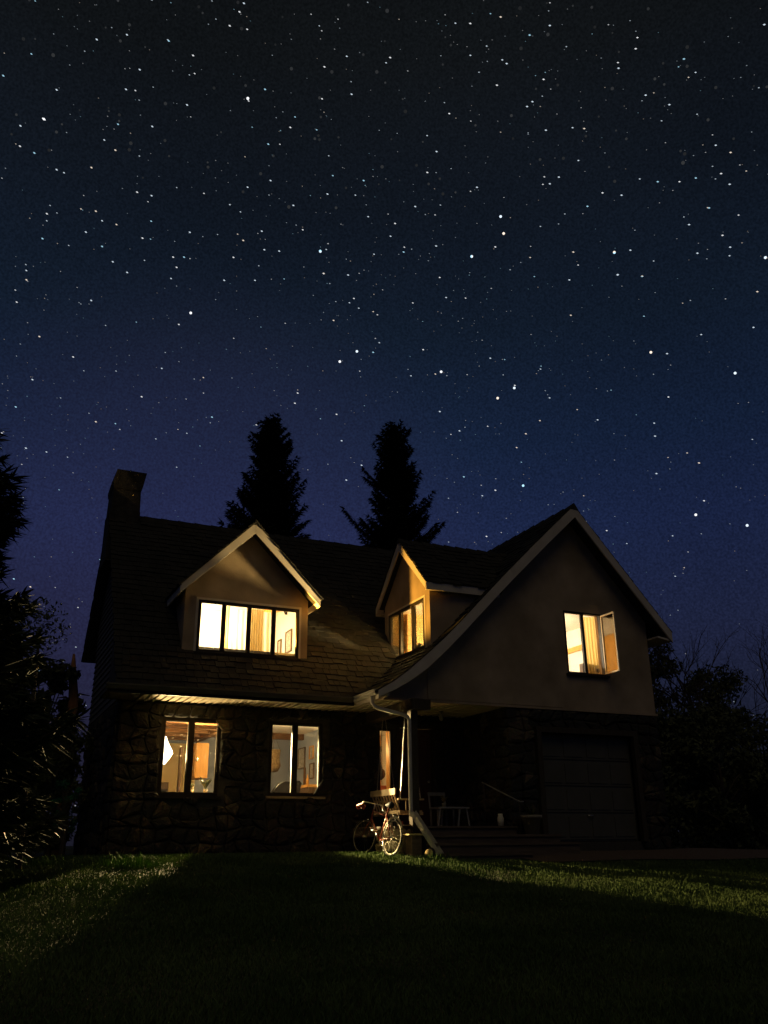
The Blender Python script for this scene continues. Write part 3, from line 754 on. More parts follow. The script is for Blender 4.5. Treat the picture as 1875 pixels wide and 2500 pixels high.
spot('side_dormer_fill', (5.5, 17.54, 3.85), (8.3, 16.3, 5.75), 19000, (1, .5, .08), 62, .02, .5)  # added to brighten face and rake of the side-facing dormer
spot('front_dormer_fill', (8.82, 16.32, 4.03), (5.0, 17.3, 6.5), 2600, (1, .7, .3), 33, .14, .4)  # added to brighten the rake boards of the four-pane dormer

# ---------------------------------------------------------------- porch things
X0 = 7.7
t = thing('porch_swing', 'wooden porch swing bench hanging on chains behind the downspout', 'swing', (X0 + .25, 16.85, .58))
MB().box(X0 - .03, X0 + .0, 16.27, 17.46, .88, 1.0).build('top_rail', 'swingwood', t)
for k in range(9):
    y = 16.34 + k * .13
    MB().bar((X0 - .012, y, .88), (X0 + .1, y, .585), .03, .012, (0, 1, 0)).build('back_slat', 'swingwood', t)
MB().box(X0 + .06, X0 + .12, 16.25, 17.48, .53, .59).build('back_rail', 'swingwood', t)
for k in range(5): MB().box(X0 + .14 + k * .09, X0 + .21 + k * .09, 16.27, 17.46, .565, .585).build('seat_slat', 'swingwood', t)
for y in (16.29, 17.42):
    MB().box(X0 + .05, X0 + .6, y, y + .06, .505, .56).build('seat_bearer', 'swingwood', t)
    MB().box(X0 + .06, X0 + .62, y - .02, y + .07, .78, .815).build('armrest', 'swingwood', t)
    for k in range(3): MB().box(X0 + .22 + k * .14, X0 + .24 + k * .14, y + .01, y + .03, .562, .779).build('arm_spindle', 'swingwood', t)
def chain(p, q, parent):
    p = Vector(p); q = Vector(q); L_ = (q - p).length; n = int(L_ / .034); d = (q - p).normalized(); mb = MB()
    s = d.cross(Vector((0, 1, 0))).normalized(); w = d.cross(s)
    for k in range(n):
        c = p + (q - p) * ((k + .5) / n); a = s if k % 2 else w
        mb.tube([c + d * .021 * cos(t_ * pi / 4) + a * .011 * sin(t_ * pi / 4) for t_ in range(9)], .0035, 4, False)
    return mb.build('chain', 'steel', parent, fix=False)
chain((X0 + .1, 16.3, .8), (X0 + .28, 16.36, 2.66), t); chain((X0 + .55, 16.3, .81), (X0 + .3, 16.36, 2.66), t)
chain((X0 + .1, 17.45, .8), (X0 + .26, 17.4, 2.66), t); chain((X0 + .55, 17.45, .81), (X0 + .28, 17.4, 2.66), t)

# bicycle leaning on the porch side
def bicycle():
    t = thing('bicycle', 'orange bicycle leaning against the stone end of the porch', 'bicycle', (7.06, 15.97, gz(7.06, 15.97)))
    # local frame: u forward, v up, w sideways
    P1 = Vector((7.19, 15.48, gz(7.19, 15.48) + .01)); P2 = Vector((7.07, 16.5, -.21))
    u = (P2 - P1).normalized(); s = u.cross(Vector((0, 0, 1))).normalized()
    up = (Vector((0, 0, 1)) * cos(R_(9)) + s * sin(R_(9))).normalized(); s = u.cross(up).normalized()
    Lw = (P2 - P1).length
    def Q(a, b, c=0): return P1 + u * a + up * b + s * c
    def wheel(a, steer=0):
        rr = .325; c = (a, rr)
        du = (u * cos(steer) + s * sin(steer))
        cen = Q(a, rr)
        sd = du.cross(up).normalized()
        W = lambda ang, r_: cen + du * r_ * cos(ang) + up * r_ * sin(ang)
        wt = MB().tube([W(k * pi / 20, rr - .012) for k in range(41)], .015, 6, False).build('wheel', 'black', t, fix=False)
        MB().tube([W(k * pi / 20, rr - .034) for k in range(41)], .009, 5, False).build('rim', 'rim_metal', wt, fix=False)
        m_ = MB()
        for k in range(20): m_.tube([cen, W(k * pi / 10 + .1, rr - .03)], .0016, 3, False)
        m_.build('spokes', 'rim_metal', wt, fix=False)
        MB().tube([cen - sd * .05, cen + sd * .05], .02, 8).build('hub', 'steel', wt)
        return W, sd
    W, sd = wheel(0)
    MB().tube([W(k * pi / 16 + .3, .35) for k in range(13)], [.016] * 13, 5).build('mudguard', 'dull_cream', t)
    W, sd = wheel(Lw, R_(-14))
    fr = MB()
    bb = Q(.43, .27); seat = Q(.26, .78); head = Q(.80, .80); hb = Q(.84, .66); st = Q(.29, .70)
    for a_, b_, r_ in ((bb, Q(.245, .86), .015), (bb, hb, .017), (st, head, .015), (head + up * .03, hb, .018)): fr.tube([a_, b_], r_, 8)
    for k in (-.055, .055): fr.tube([bb, Q(0, .325, k)], .009, 6); fr.tube([st, Q(0, .325, k)], .008, 6); fr.tube([hb, Q(.9, .5, k), Q(Lw, .325, k)], .009, 6)
    fr.build('frame', 'orange_paint', t)
    m_ = MB(); a_ = Q(.235, .9); m_.tube([a_ - u * .14, a_ - u * .06, a_ + u * .04, a_ + u * .15], [.03, .07, .04, .012], 8); m_.build('saddle', 'black', t)
    m_ = MB(); h0 = Q(.78, .93); m_.tube([head, h0], .012, 6)
    for k in (-1, 1): m_.tube([h0, h0 + s * .2 * k, h0 + s * .23 * k + u * .07, h0 + s * .24 * k + u * .08 - up * .08, h0 + s * .25 * k - up * .12 - u * .02], .011, 6)
    m_.build('handlebar', 'steel', t)
    m_ = MB(); m_.lathe([(.08, -.004), (.09, 0), (.08, .004)], (0, 0, 0), 20, 'x'); 
    rot = Matrix((s, u, up)).transposed(); m_.v = [tuple(bb + s * .05 + rot @ Vector(v)) for v in m_.v]; m_.build('chainring', 'steel', t)
    for k, a_ in ((1, -1.9), (-1, 1.2)):
        m_ = MB(); e = bb + s * .07 * k + u * .17 * cos(a_) + up * .17 * sin(a_)
        m_.tube([bb + s * .06 * k, e], .009, 6); m_.obox(e + s * .05 * k, u * .04, s * .04, up * .01); m_.build('pedal', 'steel', t)
    for a_, b_ in ((-.3, .45), (.06, .7)): 
        MB().obox(Q(a_ if a_ > 0 else -.02, b_ if a_ > 0 else .68, 0) - u * .03, u * .006, s * .022, up * .022).build('reflector', 'cream', t)
bicycle()
# helmet hung on the bar
t = thing('helmet', 'red bicycle helmet with pale stripes hanging on the handlebar', 'helmet', (6.93, 16.2, .55))
mb = MB()
for k in range(7):
    mb.tube([(6.9 + .07 * sin(k / 6 * pi - pi / 2) * cos(a), 16.15 + .12 * sin(a) , .6 + .1 * cos(a) * (1 - .3 * abs(k - 3) / 3)) for a in [i * pi / 8 - pi / 2 for i in range(9)]], .014, 6)
mb.build('shell', 'red', t); MB().tube([(6.86, 16.05, .6), (6.9, 16.1, .68), (6.96, 16.15, .72)], .006, 5).build('strap', 'cream', t)

# bits on and by the porch
def lathe_thing(name, label, cat, c, prof, m, part, group=None):
    t = thing(name, label, cat, c, group); MB().lathe(prof, c, 14).build(part, m, t); return t
bp = [(0, 0), (.03, 0), (.03, .13), (.012, .17), (.012, .22), (0, .22)]
lathe_thing('bottle', 'clear bottle standing on the porch edge above the bicycle wheel', 'bottle', (7.42, 15.93, .291), bp, 'bulb_glass', 'glass_body')
lathe_thing('bottle', 'second bottle standing on the porch edge nearer the downspout', 'bottle', (7.6, 15.95, .291), [(a * .9, b * .85) for a, b in bp], 'bulb_glass', 'glass_body')
lathe_thing('mug', 'red and cream mug beside the foot of the downspout', 'mug', (7.66, 16.0, .291), [(0, 0), (.045, 0), (.05, .09), (.043, .09), (.04, .01), (0, .01)], 'red', 'cup')
lathe_thing('plate', 'pale plate on the porch edge under the mug', 'plate', (7.72, 15.93, .291), [(0, 0), (.08, 0), (.13, .02), (.08, .012), (0, .012)], 'cream', 'dish')
def log(label, a, b, r, m='endgrain'):
    t = thing('firewood_log', label, 'log', a)
    MB().tube([a, b], r, 14, False).build('bark', 'bark', t, fix=False)
    d = (Vector(b) - Vector(a)).normalized() * .004
    MB().tube([Vector(a) - d, Vector(a) + d * 5], r * .85, 14).build('cut_face', m, t)
log('round cut log lying in the grass below the downspout extension', (7.78, 15.08, -.19), (8.1, 15.42, -.16), .09)
t = thing('wood_block', 'squared block of wood resting above the round log by the steps', 'block', (7.7, 15.45, -.2))
MB().box(7.6, 7.8, 15.4, 15.7, -.25, .12).build('timber_block', 'deckwood', t); MB().box(7.52, 7.84, 15.36, 15.72, .121, .15).build('slab', 'endgrain', t)
t = thing('bird_nest', 'straw bird nest on the porch beam beside the gutter pipe', 'nest', (7.8, 15.5, 2.6))
mb = MB(); r = random.Random(3)
mb.ball((7.66, 15.66, 2.52), .1, 8, (.9, .9, 1.1))
for k in range(260):
    a = Vector((r.gauss(0, 1), r.gauss(0, 1), r.gauss(0, 1))).normalized(); p = Vector((7.66, 15.66, 2.52)) + a * .1; q = p + Vector((r.gauss(0, .05), r.gauss(0, .05), r.gauss(-.02, .06)))
    mb.bar(p, q, .003, .003)
mb.build('straw', 'nest', t)
t = thing('light_fitting', 'unlit glass lamp hanging from the porch ceiling', 'lamp', (9.15, 17, 2.66))
MB().lathe([(0, 0), (.05, 0), (.05, -.03), (.02, -.04), (.02, -.06)], (9.15, 17, 2.66), 12).build('mount', 'white_plastic', t)
MB().lathe([(.02, 0), (.045, -.04), (.045, -.1), (.03, -.14), (0, -.15)], (9.15, 17, 2.6), 12).build('bulb', 'bulb_glass', t)
# white table and chair on the porch
t = thing('garden_table', 'low white metal table on the porch', 'table', (9.2, 17.0, .29))
MB().box(8.9, 9.62, 16.75, 17.2, .65, .68).build('tabletop', 'white_plastic', t)
for x, y, dx in ((8.95, 16.8, -.06), (9.57, 16.8, .06), (9.2, 17.15, -.05), (9.4, 16.78, -.05)): MB().bar((x, y, .65), (x + dx, y, .291), .03, .03).build('leg', 'white_plastic', t)
t = thing('garden_chair', 'white garden chair standing behind the low porch table', 'chair', (9.45, 17.5, .29))
MB().box(9.2, 9.62, 17.35, 17.75, .66, .69).build('seat', 'white_plastic', t)
for x in (9.2, 9.58):
    MB().bar((x, 17.73, .69), (x + .02, 17.82, 1.02), .03, .03).build('back_post', 'white_plastic', t)
    for y in (17.38, 17.7): MB().bar((x, y, .66), (x, y, .291), .03, .03).build('leg', 'white_plastic', t)
MB().box(9.2, 9.62, 17.8, 17.83, .95, 1.02).build('back_rail', 'white_plastic', t)
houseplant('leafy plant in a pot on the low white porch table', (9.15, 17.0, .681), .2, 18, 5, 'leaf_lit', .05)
t = thing('stair_rail', 'thin sloping metal handrail beside the porch steps', 'handrail', (9.9, 16.3, .29))
MB().tube([(9.86, 16.6, 1.17), (10.12, 15.6, .74), (10.14, 15.5, .74)], .014, 6).build('rail', 'white_plastic', t)
MB().tube([(9.87, 16.55, .291), (9.87, 16.55, 1.14)], .016, 6).build('post', 'timber', t); MB().tube([(10.12, 15.62, .131), (10.12, 15.62, .74)], .016, 6).build('post', 'timber', t)
t = thing('plant_pot', 'large tapered pot with a small plant standing on the top step by the garage', 'plant pot', (10.45, 15.68, .131))
MB().lathe([(0, 0), (.13, 0), (.19, .3), (.22, .3), (.22, .36), (.18, .36), (.17, .3), (0, .3)], (10.42, 15.68, .131), 20).build('pot', 'terracotta', t)
mb = MB(); r = random.Random(9)
for k in range(30):
    a = r.uniform(0, 6.28); l = r.uniform(.1, .28); p = Vector((10.42, 15.68, .44)); e = p + Vector((cos(a) * l * .7, sin(a) * l * .7, l)); s_ = Vector((-sin(a), cos(a), 0)) * .02
    mb.add([p, (p + e) / 2 + s_, e, (p + e) / 2 - s_], [(0, 1, 2, 3)])
mb.build('foliage', 'leaf', t)
lathe_thing('lantern', 'small pale jar lantern on the porch floor beside the handrail', 'lantern', (10.02, 16.2, .291), [(0, 0), (.06, 0), (.07, .15), (.05, .2), (.05, .24), (0, .24)], 'cream', 'jar')

# ---------------------------------------------------------------- vegetation
def conifer(label, base, H_, rfun, seed, group=None, dens=1., name='spruce_tree', m='needle', z0f=.08, lean=(0, 0), ns=1., step=.2, tl=1., irr=1.):
    r = random.Random(seed); bx, by, bz = base
    t = thing(name, label, 'tree', base, group)
    tr = MB(); tr.tube([(bx + lean[0] * k / 6, by + lean[1] * k / 6, bz + H_ * k / 6) for k in range(7)], [.22 * (H_ / 14) * (1 - k / 6.3) + .02 for k in range(7)], 8)
    mb = MB(); z = H_ * z0f
    while z < H_ * .995:
        R0 = rfun(z)
        nb = max(4, int(6.5 * dens ** .6))
        ph = r.uniform(0, 6.28)
        for k in range(nb):
            a = ph + 2 * pi * k / nb + r.uniform(-.3, .3); L_ = R0 * (1 + irr * r.choice((-.45, -.2, -.1, -.05, 0, .1, .35))) * r.uniform(.8, 1.1) * (1 + .12 * sin(a * 2 + z * 1.3))
            d = Vector((cos(a), sin(a), 0)); zz = z + r.uniform(-.12, .12); cen = Vector((bx + lean[0] * zz / H_, by + lean[1] * zz / H_, bz + zz))
            pts = []; rise = r.uniform(-.1, .25) if z < H_ * .6 else r.uniform(.2, .7)
            n = max(3, int(L_ / (.15 * ns)))
            for i in range(n + 1):
                u = i / n; pts.append(cen + d * L_ * u + Vector((0, 0, L_ * (rise * u - .35 * u * (1 - u) + .25 * u * u))))
            if L_ > .3: tr.tube([pts[0], pts[n // 2], pts[-1]], [.02 + .01 * L_, .014, .004], 4, False)
            s = Vector((-d.y, d.x, 0))
            for i, p in enumerate(pts):
                u = i / n; tw = (.2 + .2 * L_ * (1 - u * .6)) * ns * tl
                for q in range(int(6 * dens) + 1):
                    sd = r.choice((-1, 1)); f = (s * sd * r.uniform(.3, 1) + d * r.uniform(.2, .9) + Vector((0, 0, r.uniform(-.45, .35)))).normalized()
                    l = tw * r.uniform(.6, 1.25); w = f.cross(Vector((r.uniform(-1, 1), r.uniform(-1, 1), 1))).normalized() * (.02 + .02 * r.random()) * ns
                    e = p + f * l
                    mb.add([p - w, p + f * l * .5 - w * 1.3, e, p + f * l * .5 + w * 1.3, p + w], [(0, 1, 2, 3, 4)])
        z += step * r.uniform(.85, 1.15)
    tr.build('trunk', 'bark', t, fix=False); mb.build('crown', m, t, fix=False)
    return t
def rT1(z):
    f = z / 16.3
    base = 2.7 * (1 - f) ** .56
    bump = {0: 1}.get(0)
    return .93 * base * (.86 + .13 * sin(z * 3.1 + .6) + .07 * sin(z * 6.3))
def rT2(z):
    f = z / 17.0
    return 2.75 * (1 - f) ** .58 * (.86 + .13 * sin(z * 2.7 + 2) + .07 * sin(z * 5.1))
conifer('tall spruce with a notched outline rising behind the four-pane dormer', (9.0, 30, -.3), 15.95, rT1, 11, dens=2.6, ns=.55, tl=1.4, irr=.8)
conifer('tall spruce with drooping side boughs rising behind the side-facing dormer', (14.35, 30, -.3), 16.85, rT2, 12, dens=2.4, ns=.55, tl=1.4, irr=.8)

def leafcards(mb, c, rad, n, r, size, sq=(1, 1, 1)):
    for k in range(n):
        p = Vector((r.gauss(0, 1), r.gauss(0, 1), r.gauss(0, 1))); p = p.normalized() * rad * (r.random() ** .45)
        p = Vector(c) + Vector((p.x * sq[0], p.y * sq[1], p.z * sq[2]))
        a = Vector((r.gauss(0, 1), r.gauss(0, 1), r.gauss(0, 1))).normalized(); b = a.cross(Vector((r.gauss(0, 1), r.gauss(0, 1), r.gauss(0, 1)))).normalized()
        l = size * r.uniform(.6, 1.3)
        mb.add([p - a * l, p + b * l * .45, p + a * l, p - b * l * .45], [(0, 1, 2, 3)])
def broadleaf(label, base, H_, rad, seed, m='leaf', group=None, n=34, size=.09, name='leafy_tree', per=220, trunkm='bark', low=.3):
    r = random.Random(seed); b = Vector(base); t = thing(name, label, 'tree' if H_ > 2.5 else 'shrub', base, group)
    tr = MB(); mb = MB()
    top = b + Vector((0, 0, H_ * .75)); tr.tube([b, b + Vector((r.uniform(-.1, .1), 0, H_ * .35)), top], [.035 * H_ * .6 + .03, .03 * H_ * .5 + .02, .03], 7, False)
    for k in range(n):
        u = low + (1 - low) * r.random(); a = r.uniform(0, 6.28); rr = rad * math.sqrt(max(.05, 1 - ((u - .55) / .55) ** 2)) * r.uniform(.3, 1)
        c = b + Vector((cos(a) * rr, sin(a) * rr, H_ * u))
        s0 = b + Vector((0, 0, H_ * u * .6)); tr.tube([s0, (s0 + c) / 2 + Vector((0, 0, .1)), c], [.04, .025, .01], 4, False)
        leafcards(mb, c, rad * r.uniform(.22, .42), per, r, size, (1, 1, .8))
    tr.build('trunk', trunkm, t, fix=False); mb.build('crown', m, t, fix=False); return t
def bare(label, base, H_, seed, spread=.5, m='bark', depth=5, name='bare_tree', rad=.12, tilt=(0, 0), cat='tree'):
    r = random.Random(seed); t = thing(name, label, cat, base); mb = MB()
    def grow(p, d, L_, rd, k):
        q = p + d * L_ * .5 + Vector((r.gauss(0, .04), r.gauss(0, .04), 0)) * L_; e = q + d * L_ * .5
        mb.tube([p, q, e], [rd, rd * .85, rd * .68], 5, False)
        if k == 0: return
        for i in range(r.choice((2, 3, 3))):
            nd = (d + Vector((r.gauss(0, spread), r.gauss(0, spread), r.gauss(.12, spread * .5)))).normalized()
            grow(e if i else q, nd, L_ * r.uniform(.6, .85), rd * .62, k - 1)
    grow(Vector(base), Vector((tilt[0], tilt[1], 1)).normalized(), H_ * .33, rad, depth)
    mb.build('branches', m, t, fix=False); return t

# left side
conifer('dark conifer at the left edge of the lawn with boughs reaching towards the house', (-1.0, 12.3, gz(-1.0, 12.3)), 5.9, lambda z: 2.15 * (1 - (z / 6.0)) ** .46 * (.88 + .07 * sin(z * 4.3 + 1)), 21, dens=2.6, name='conifer_tree', m='needle', ns=.4, step=.1, tl=2.2, irr=.5)
broadleaf('young tree with orange light put into its leaf colour growing below the conifer at the left edge', (-.35, 13.6, gz(-.3, 13.6)), 3.1, .75, 22, 'leaf_lit', n=16, size=.035, per=150, low=.45)
broadleaf('round dark tree behind the left corner of the house, nearest the wall', (1.55, 24.5, -.6), 5.1, 1.0, 23, n=26, group=None)
broadleaf('broad dark tree further left behind the conifer', (.3, 26, -.6), 5.4, 1.3, 24, n=30)
broadleaf('low dark bush against the foot of the conifer at the left edge', (.2, 17.5, gz(0, 17.5)), 1.9, 1.0, 25, n=22, size=.06, low=.05)
broadleaf('dark bush between the bare shrub and the house corner', (1.75, 21, -.3), 2.6, .75, 26, n=22, size=.06, low=.05)
broadleaf('bush with green light put into its leaf colour beside the left wall of the house', (1.82, 18.9, -.3), 1.45, .3, 27, 'leaf_green_lit', n=14, size=.03, per=120, low=.4)
bare('bare twiggy shrub left of the bright green bush', (1.15, 17.2, -.3), 1.7, 28, .7, 'bark', 5, 'bare_shrub', .014, (.5, 0), 'shrub')
t = thing('dead_trunk', 'broken tree trunk with orange light put into its bark colour standing beyond the left corner of the house', 'tree trunk', (2.17, 24.3, -.4))
mb = MB(); mb.tube([(2.28, 24.3, -.4), (2.25, 24.3, 2), (2.22, 24.3, 3.6), (2.14, 24.3, 4.2), (2.1, 24.3, 4.75)], [.17, .16, .13, .1, .03], 9); mb.build('trunk', noisy('orange_lit_bark', (.3, .13, .05), (.5, .24, .1), 8, .9, .9, .03, stretch=(3, 3, .6)), t)  # orange light on the trunk is painted as bark colour
mb = MB(); mb.tube([(2.22, 24.3, 3.5), (2.35, 24.2, 3.7), (2.6, 24.1, 3.65)], [.04, .03, .01], 6); mb.tube([(2.2, 24.3, 3.5), (2.0, 24.2, 3.6), (1.8, 24.1, 3.55)], [.04, .03, .01], 6); mb.build('limb', 'bark', t)
t = thing('thin_trunk', 'slender straight pale trunk standing left of the bare shrub', 'tree', (.85, 14.6, -.4))
MB().tube([(.86, 14.8, gz(.85, 14.8) - .05), (.83, 14.8, .5), (.78, 14.8, 1.3), (.72, 14.8, 3.2)], [.05, .045, .04, .02], 8).build('trunk', 'bark', t)
mb = MB(); leafcards(mb, (.7, 14.8, 3.3), .5, 500, random.Random(1), .04); mb.build('crown', 'leaf', t, fix=False)
# right side wood
R_spec = [(27.2, 31, 9.0, 2.0, 'dark bushy tree just right of the gable wall'), (29.0, 34, 8.6, 1.8, 'second dark tree from the house in the wood on the right'),
          (31.3, 33, 7.9, 2.2, 'dark broad tree below the bare tree on the right'), (34.5, 34, 8.9, 2.4, 'dark tall tree at the right edge of the picture'),
          (25.6, 27, 5.5, 2.6, 'low spreading tree filling the gap beside the garage wall'), (30.5, 28, 5.6, 3.0, 'low wide tree in front of the wood at the right edge'), (21.4, 21.5, 3.6, 1.5, 'dark bush near the right corner of the garage')]
for i, (x, y, h, rad, lab) in enumerate(R_spec):
    broadleaf(lab, (x, y, gz(x, y) - .1), h, rad, 40 + i, n=38, size=.11, per=230, low=.05)
bare('thin bare tree standing against the sky above the wood on the right', (30.6, 30.5, -.5), 11.0, 52, .42, 'bark', 6, rad=.14)
bare('bare twigged tree beside the right edge of the picture', (33.2, 30.5, -.5), 10.0, 53, .45, 'bark', 6, rad=.12)
o = MB()
rr = random.Random(60)
for k in range(190):
    x = rr.uniform(-60, 90); y = 52 + rr.uniform(-6, 12)
    leafcards(o, (x, y, rr.uniform(.5, 4.6)), rr.uniform(1.4, 3.0), 200, rr, .3)
o = o.build('distant_wood', 'leaf', fix=False); o['kind'] = 'stuff'; tag(o, 'dark distant wood closing the view behind the house', 'trees')

# grass
r = random.Random(77); mb = MB()
def blade(x, y, h, w, z=None):
    z = gz(x, y) if z is None else z
    a = r.uniform(0, 6.28); d = (cos(a) * w, sin(a) * w); lx, ly = r.gauss(0, .35) * h, r.gauss(0, .35) * h
    mb.v += [(x - d[0], y - d[1], z), (x + d[0], y + d[1], z), (x + lx * .4 + d[0] * .7, y + ly * .4 + d[1] * .7, z + h * .6), (x + lx, y + ly, z + h)]
    n = len(mb.v) - 4; mb.f += [(n, n + 1, n + 2), (n, n + 2, n + 3)]; mb.sm += [False, False]
N_ = 0
while N_ < 250000:
    y = 2.6 + 13.6 * r.random() ** .85
    x0 = -.02 * y - .3; x1 = y * 1.02 + .6
    x = r.uniform(x0, x1)
    if y > 14.0 and x > 9.5: continue
    if y > 14.8 and 7.85 < x < 11.3: continue
    patch = .75 + .35 * sin(x * 2.7 + sin(y * 1.9)) * sin(y * 2.1 - x * .4)
    pn = mnoise.noise(Vector((x * .9, y * .9, 0))) + .5 * mnoise.noise(Vector((x * 3.1, y * 3.1, 4)))
    h = r.uniform(.022, .058) * (.75 + patch * .35 + max(-.45, pn) * .8)
    if r.random() < .004: h *= 2.2
    blade(x, y, h, .0035 + .0003 * y); N_ += 1
for k in range(26000):                                        # ragged rim at the house and on the left
    x = r.uniform(-1, 7.4); y = r.uniform(15.2, 17.8)
    blade(x, y, r.uniform(.03, .08), .006)
o = mb.build('grass', 'grass', fix=False); o['kind'] = 'stuff'; tag(o, 'short mown grass covering the lawn in front of the house', 'grass')
def weeds(label, c, rad, n, h, seed):
    t = thing('weed_clump', label, 'weeds', (c[0], c[1], gz(c[0], c[1])), None); q = random.Random(seed); m_ = MB()
    for k in range(n):
        x = c[0] + q.gauss(0, rad); y = c[1] + q.gauss(0, rad * .6); z = gz(x, y); hh = h * q.uniform(.4, 1.1); a = q.uniform(0, 6.28)
        d = Vector((cos(a), sin(a), 0)); s = Vector((-sin(a), cos(a), 0)) * .007; p = Vector((x, y, z - .01)); m1 = p + d * hh * .2 + Vector((0, 0, hh * .6)); e = p + d * hh * .55 + Vector((0, 0, hh * q.uniform(.7, 1)))
        m_.add([p - s, p + s, m1 + s * .9, m1 - s * .9], [(0, 1, 2, 3)]); m_.add([m1 - s * .9, m1 + s * .9, e], [(0, 1, 2)])
    m_.build('foliage', 'weed', t, fix=False)
weeds('tall weed clump in the lit grass at the left of the lawn', (2.45, 14.75), .22, 260, .24, 1)
weeds('weeds growing round the cut log at the foot of the porch', (8.0, 14.95), .2, 260, .16, 2)
weeds('small tuft of weeds at the far left of the lawn', (1.2, 15.2), .12, 90, .2, 3)

# ---------------------------------------------------------------- sky and stars
w = bpy.data.worlds.new('World'); sc.world = w; w.use_nodes = True
nt = w.node_tree; N = nt.nodes; L = nt.links; bg = N['Background']
tc = N.new('ShaderNodeTexCoord'); sep = N.new('ShaderNodeSeparateXYZ'); L.new(tc.outputs['Generated'], sep.inputs[0])
rp = N.new('ShaderNodeValToRGB'); L.new(sep.outputs['Z'], rp.inputs['Fac'])
def srgb(c): return tuple((v / 255 / 12.92) if v / 255 <= .04045 else ((v / 255 + .055) / 1.055) ** 2.4 for v in c)
stops = [(0, (20, 22, 30)), (.1, (25, 28, 43)), (.2, (29, 34, 59)), (.33, (26, 36, 67)), (.42, (20, 32, 56)), (.53, (17, 27, 42)), (.64, (15, 21, 30)), (.74, (15, 18, 21)), (.82, (14, 16, 17)), (1, (13, 14, 13))]
e = rp.color_ramp.elements
while len(e) < len(stops): e.new(.5)
for el, (p, c) in zip(e, stops): el.position = p; el.color = (*srgb(c), 1)
nz = N.new('ShaderNodeTexNoise'); nz.inputs['Scale'].default_value = 420; nz.inputs['Detail'].default_value = 2
L.new(tc.outputs['Generated'], nz.inputs['Vector'])
mr = N.new('ShaderNodeMapRange'); mr.inputs['From Min'].default_value = .3; mr.inputs['From Max'].default_value = .7; mr.inputs['To Min'].default_value = .72; mr.inputs['To Max'].default_value = 1.28
L.new(nz.outputs['Fac'], mr.inputs['Value'])
nz2 = N.new('ShaderNodeTexNoise'); nz2.inputs['Scale'].default_value = 2.2; L.new(tc.outputs['Generated'], nz2.inputs['Vector'])
mr2 = N.new('ShaderNodeMapRange'); mr2.inputs['From Min'].default_value = .3; mr2.inputs['From Max'].default_value = .7; mr2.inputs['To Min'].default_value = .85; mr2.inputs['To Max'].default_value = 1.15
L.new(nz2.outputs['Fac'], mr2.inputs['Value'])
mm = N.new('ShaderNodeMath'); mm.operation = 'MULTIPLY'; L.new(mr.outputs[0], mm.inputs[0]); L.new(mr2.outputs[0], mm.inputs[1])
mx = N.new('ShaderNodeVectorMath'); mx.operation = 'SCALE'; L.new(rp.outputs['Color'], mx.inputs[0]); L.new(mm.outputs[0], mx.inputs['Scale'])
gd = Vector((.19, .94, .27)).normalized()              # faint violet town glow low behind the house
dp = N.new('ShaderNodeVectorMath'); dp.operation = 'DOT_PRODUCT'; dp.inputs[1].default_value = gd; L.new(tc.outputs['Generated'], dp.inputs[0])
mg = N.new('ShaderNodeMapRange'); mg.interpolation_type = 'SMOOTHSTEP'; mg.inputs['From Min'].default_value = .93; mg.inputs['From Max'].default_value = 1.0; L.new(dp.outputs['Value'], mg.inputs['Value'])
sg = N.new('ShaderNodeVectorMath'); sg.operation = 'SCALE'; sg.inputs[0].default_value = (.0065, .004, .012); L.new(mg.outputs[0], sg.inputs['Scale'])
ad = N.new('ShaderNodeVectorMath'); ad.operation = 'ADD'; L.new(mx.outputs[0], ad.inputs[0]); L.new(sg.outputs[0], ad.inputs[1])
L.new(ad.outputs[0], bg.inputs['Color']); bg.inputs['Strength'].default_value = 1.0

# camera basis (used for the camera, and for the known star directions)
F_PX, PITCH, YAW, ROLL = 1884.6, R_(20.75), R_(24.735), R_(-.54)
Fv = Vector((cos(PITCH) * sin(YAW), cos(PITCH) * cos(YAW), sin(PITCH))); R0 = Vector((cos(YAW), -sin(YAW), 0)); U0 = R0.cross(Fv)
Rv = R0 * cos(ROLL) + U0 * sin(ROLL); Uv = U0 * cos(ROLL) - R0 * sin(ROLL)
def star_dir(x, y): return ((x - 829.5) * Rv - (y - 1106) * Uv + F_PX * Fv).normalized()
A6 = [(189,513),(86,630),(497,647),(148,659),(1068,424),(1142,385),(1515,406),(1251,549),(1156,621),(832,239),(727,176),(417,170),(990,111),(1051,14),(1032,51),(1398,288),(1166,778),(1264,885),(1411,836),(1567,778),(394,722),(244,731),(413,910),(370,1000),(614,1026),(818,1001),(1128,996),(1048,1036),(1139,1076),(1203,1082),(1380,1082),(1395,1178),(1500,1185),(793,1108),(746,1108),(761,1152),(486,1128),(440,1062),(202,921),(183,1028),(14,326),(244,387),(543,385),(602,300),(806,452),(88,542),(656,545),(591,828),(653,843),(1006,1109),(966,1208),(548,1174),(114,1206)]
A7 = [(31,248),(533,274),(692,342),(491,367),(1132,410),(1297,254),(719,110),(376,101),(507,73),(1643,106),(867,554),(702,561),(191,743),(719,792),(758,763),(1028,841),(881,889),(507,933),(520,1006),(382,1105),(997,1088),(1648,1110),(1319,968),(1457,748),(1498,657),(231,653),(484,1064),(820,1086),(1117,1190),(1012,1183),(89,1086),(139,890),(405,807),(52,963),(1184,783),(1494,794),(1405,896),(1463,1014),(1496,1065),(1355,1091),(644,438),(621,459),(1015,294),(1089,210),(632,151),(229,1060),(1234,451),(1348,767),(946,831),(1066,1078)]
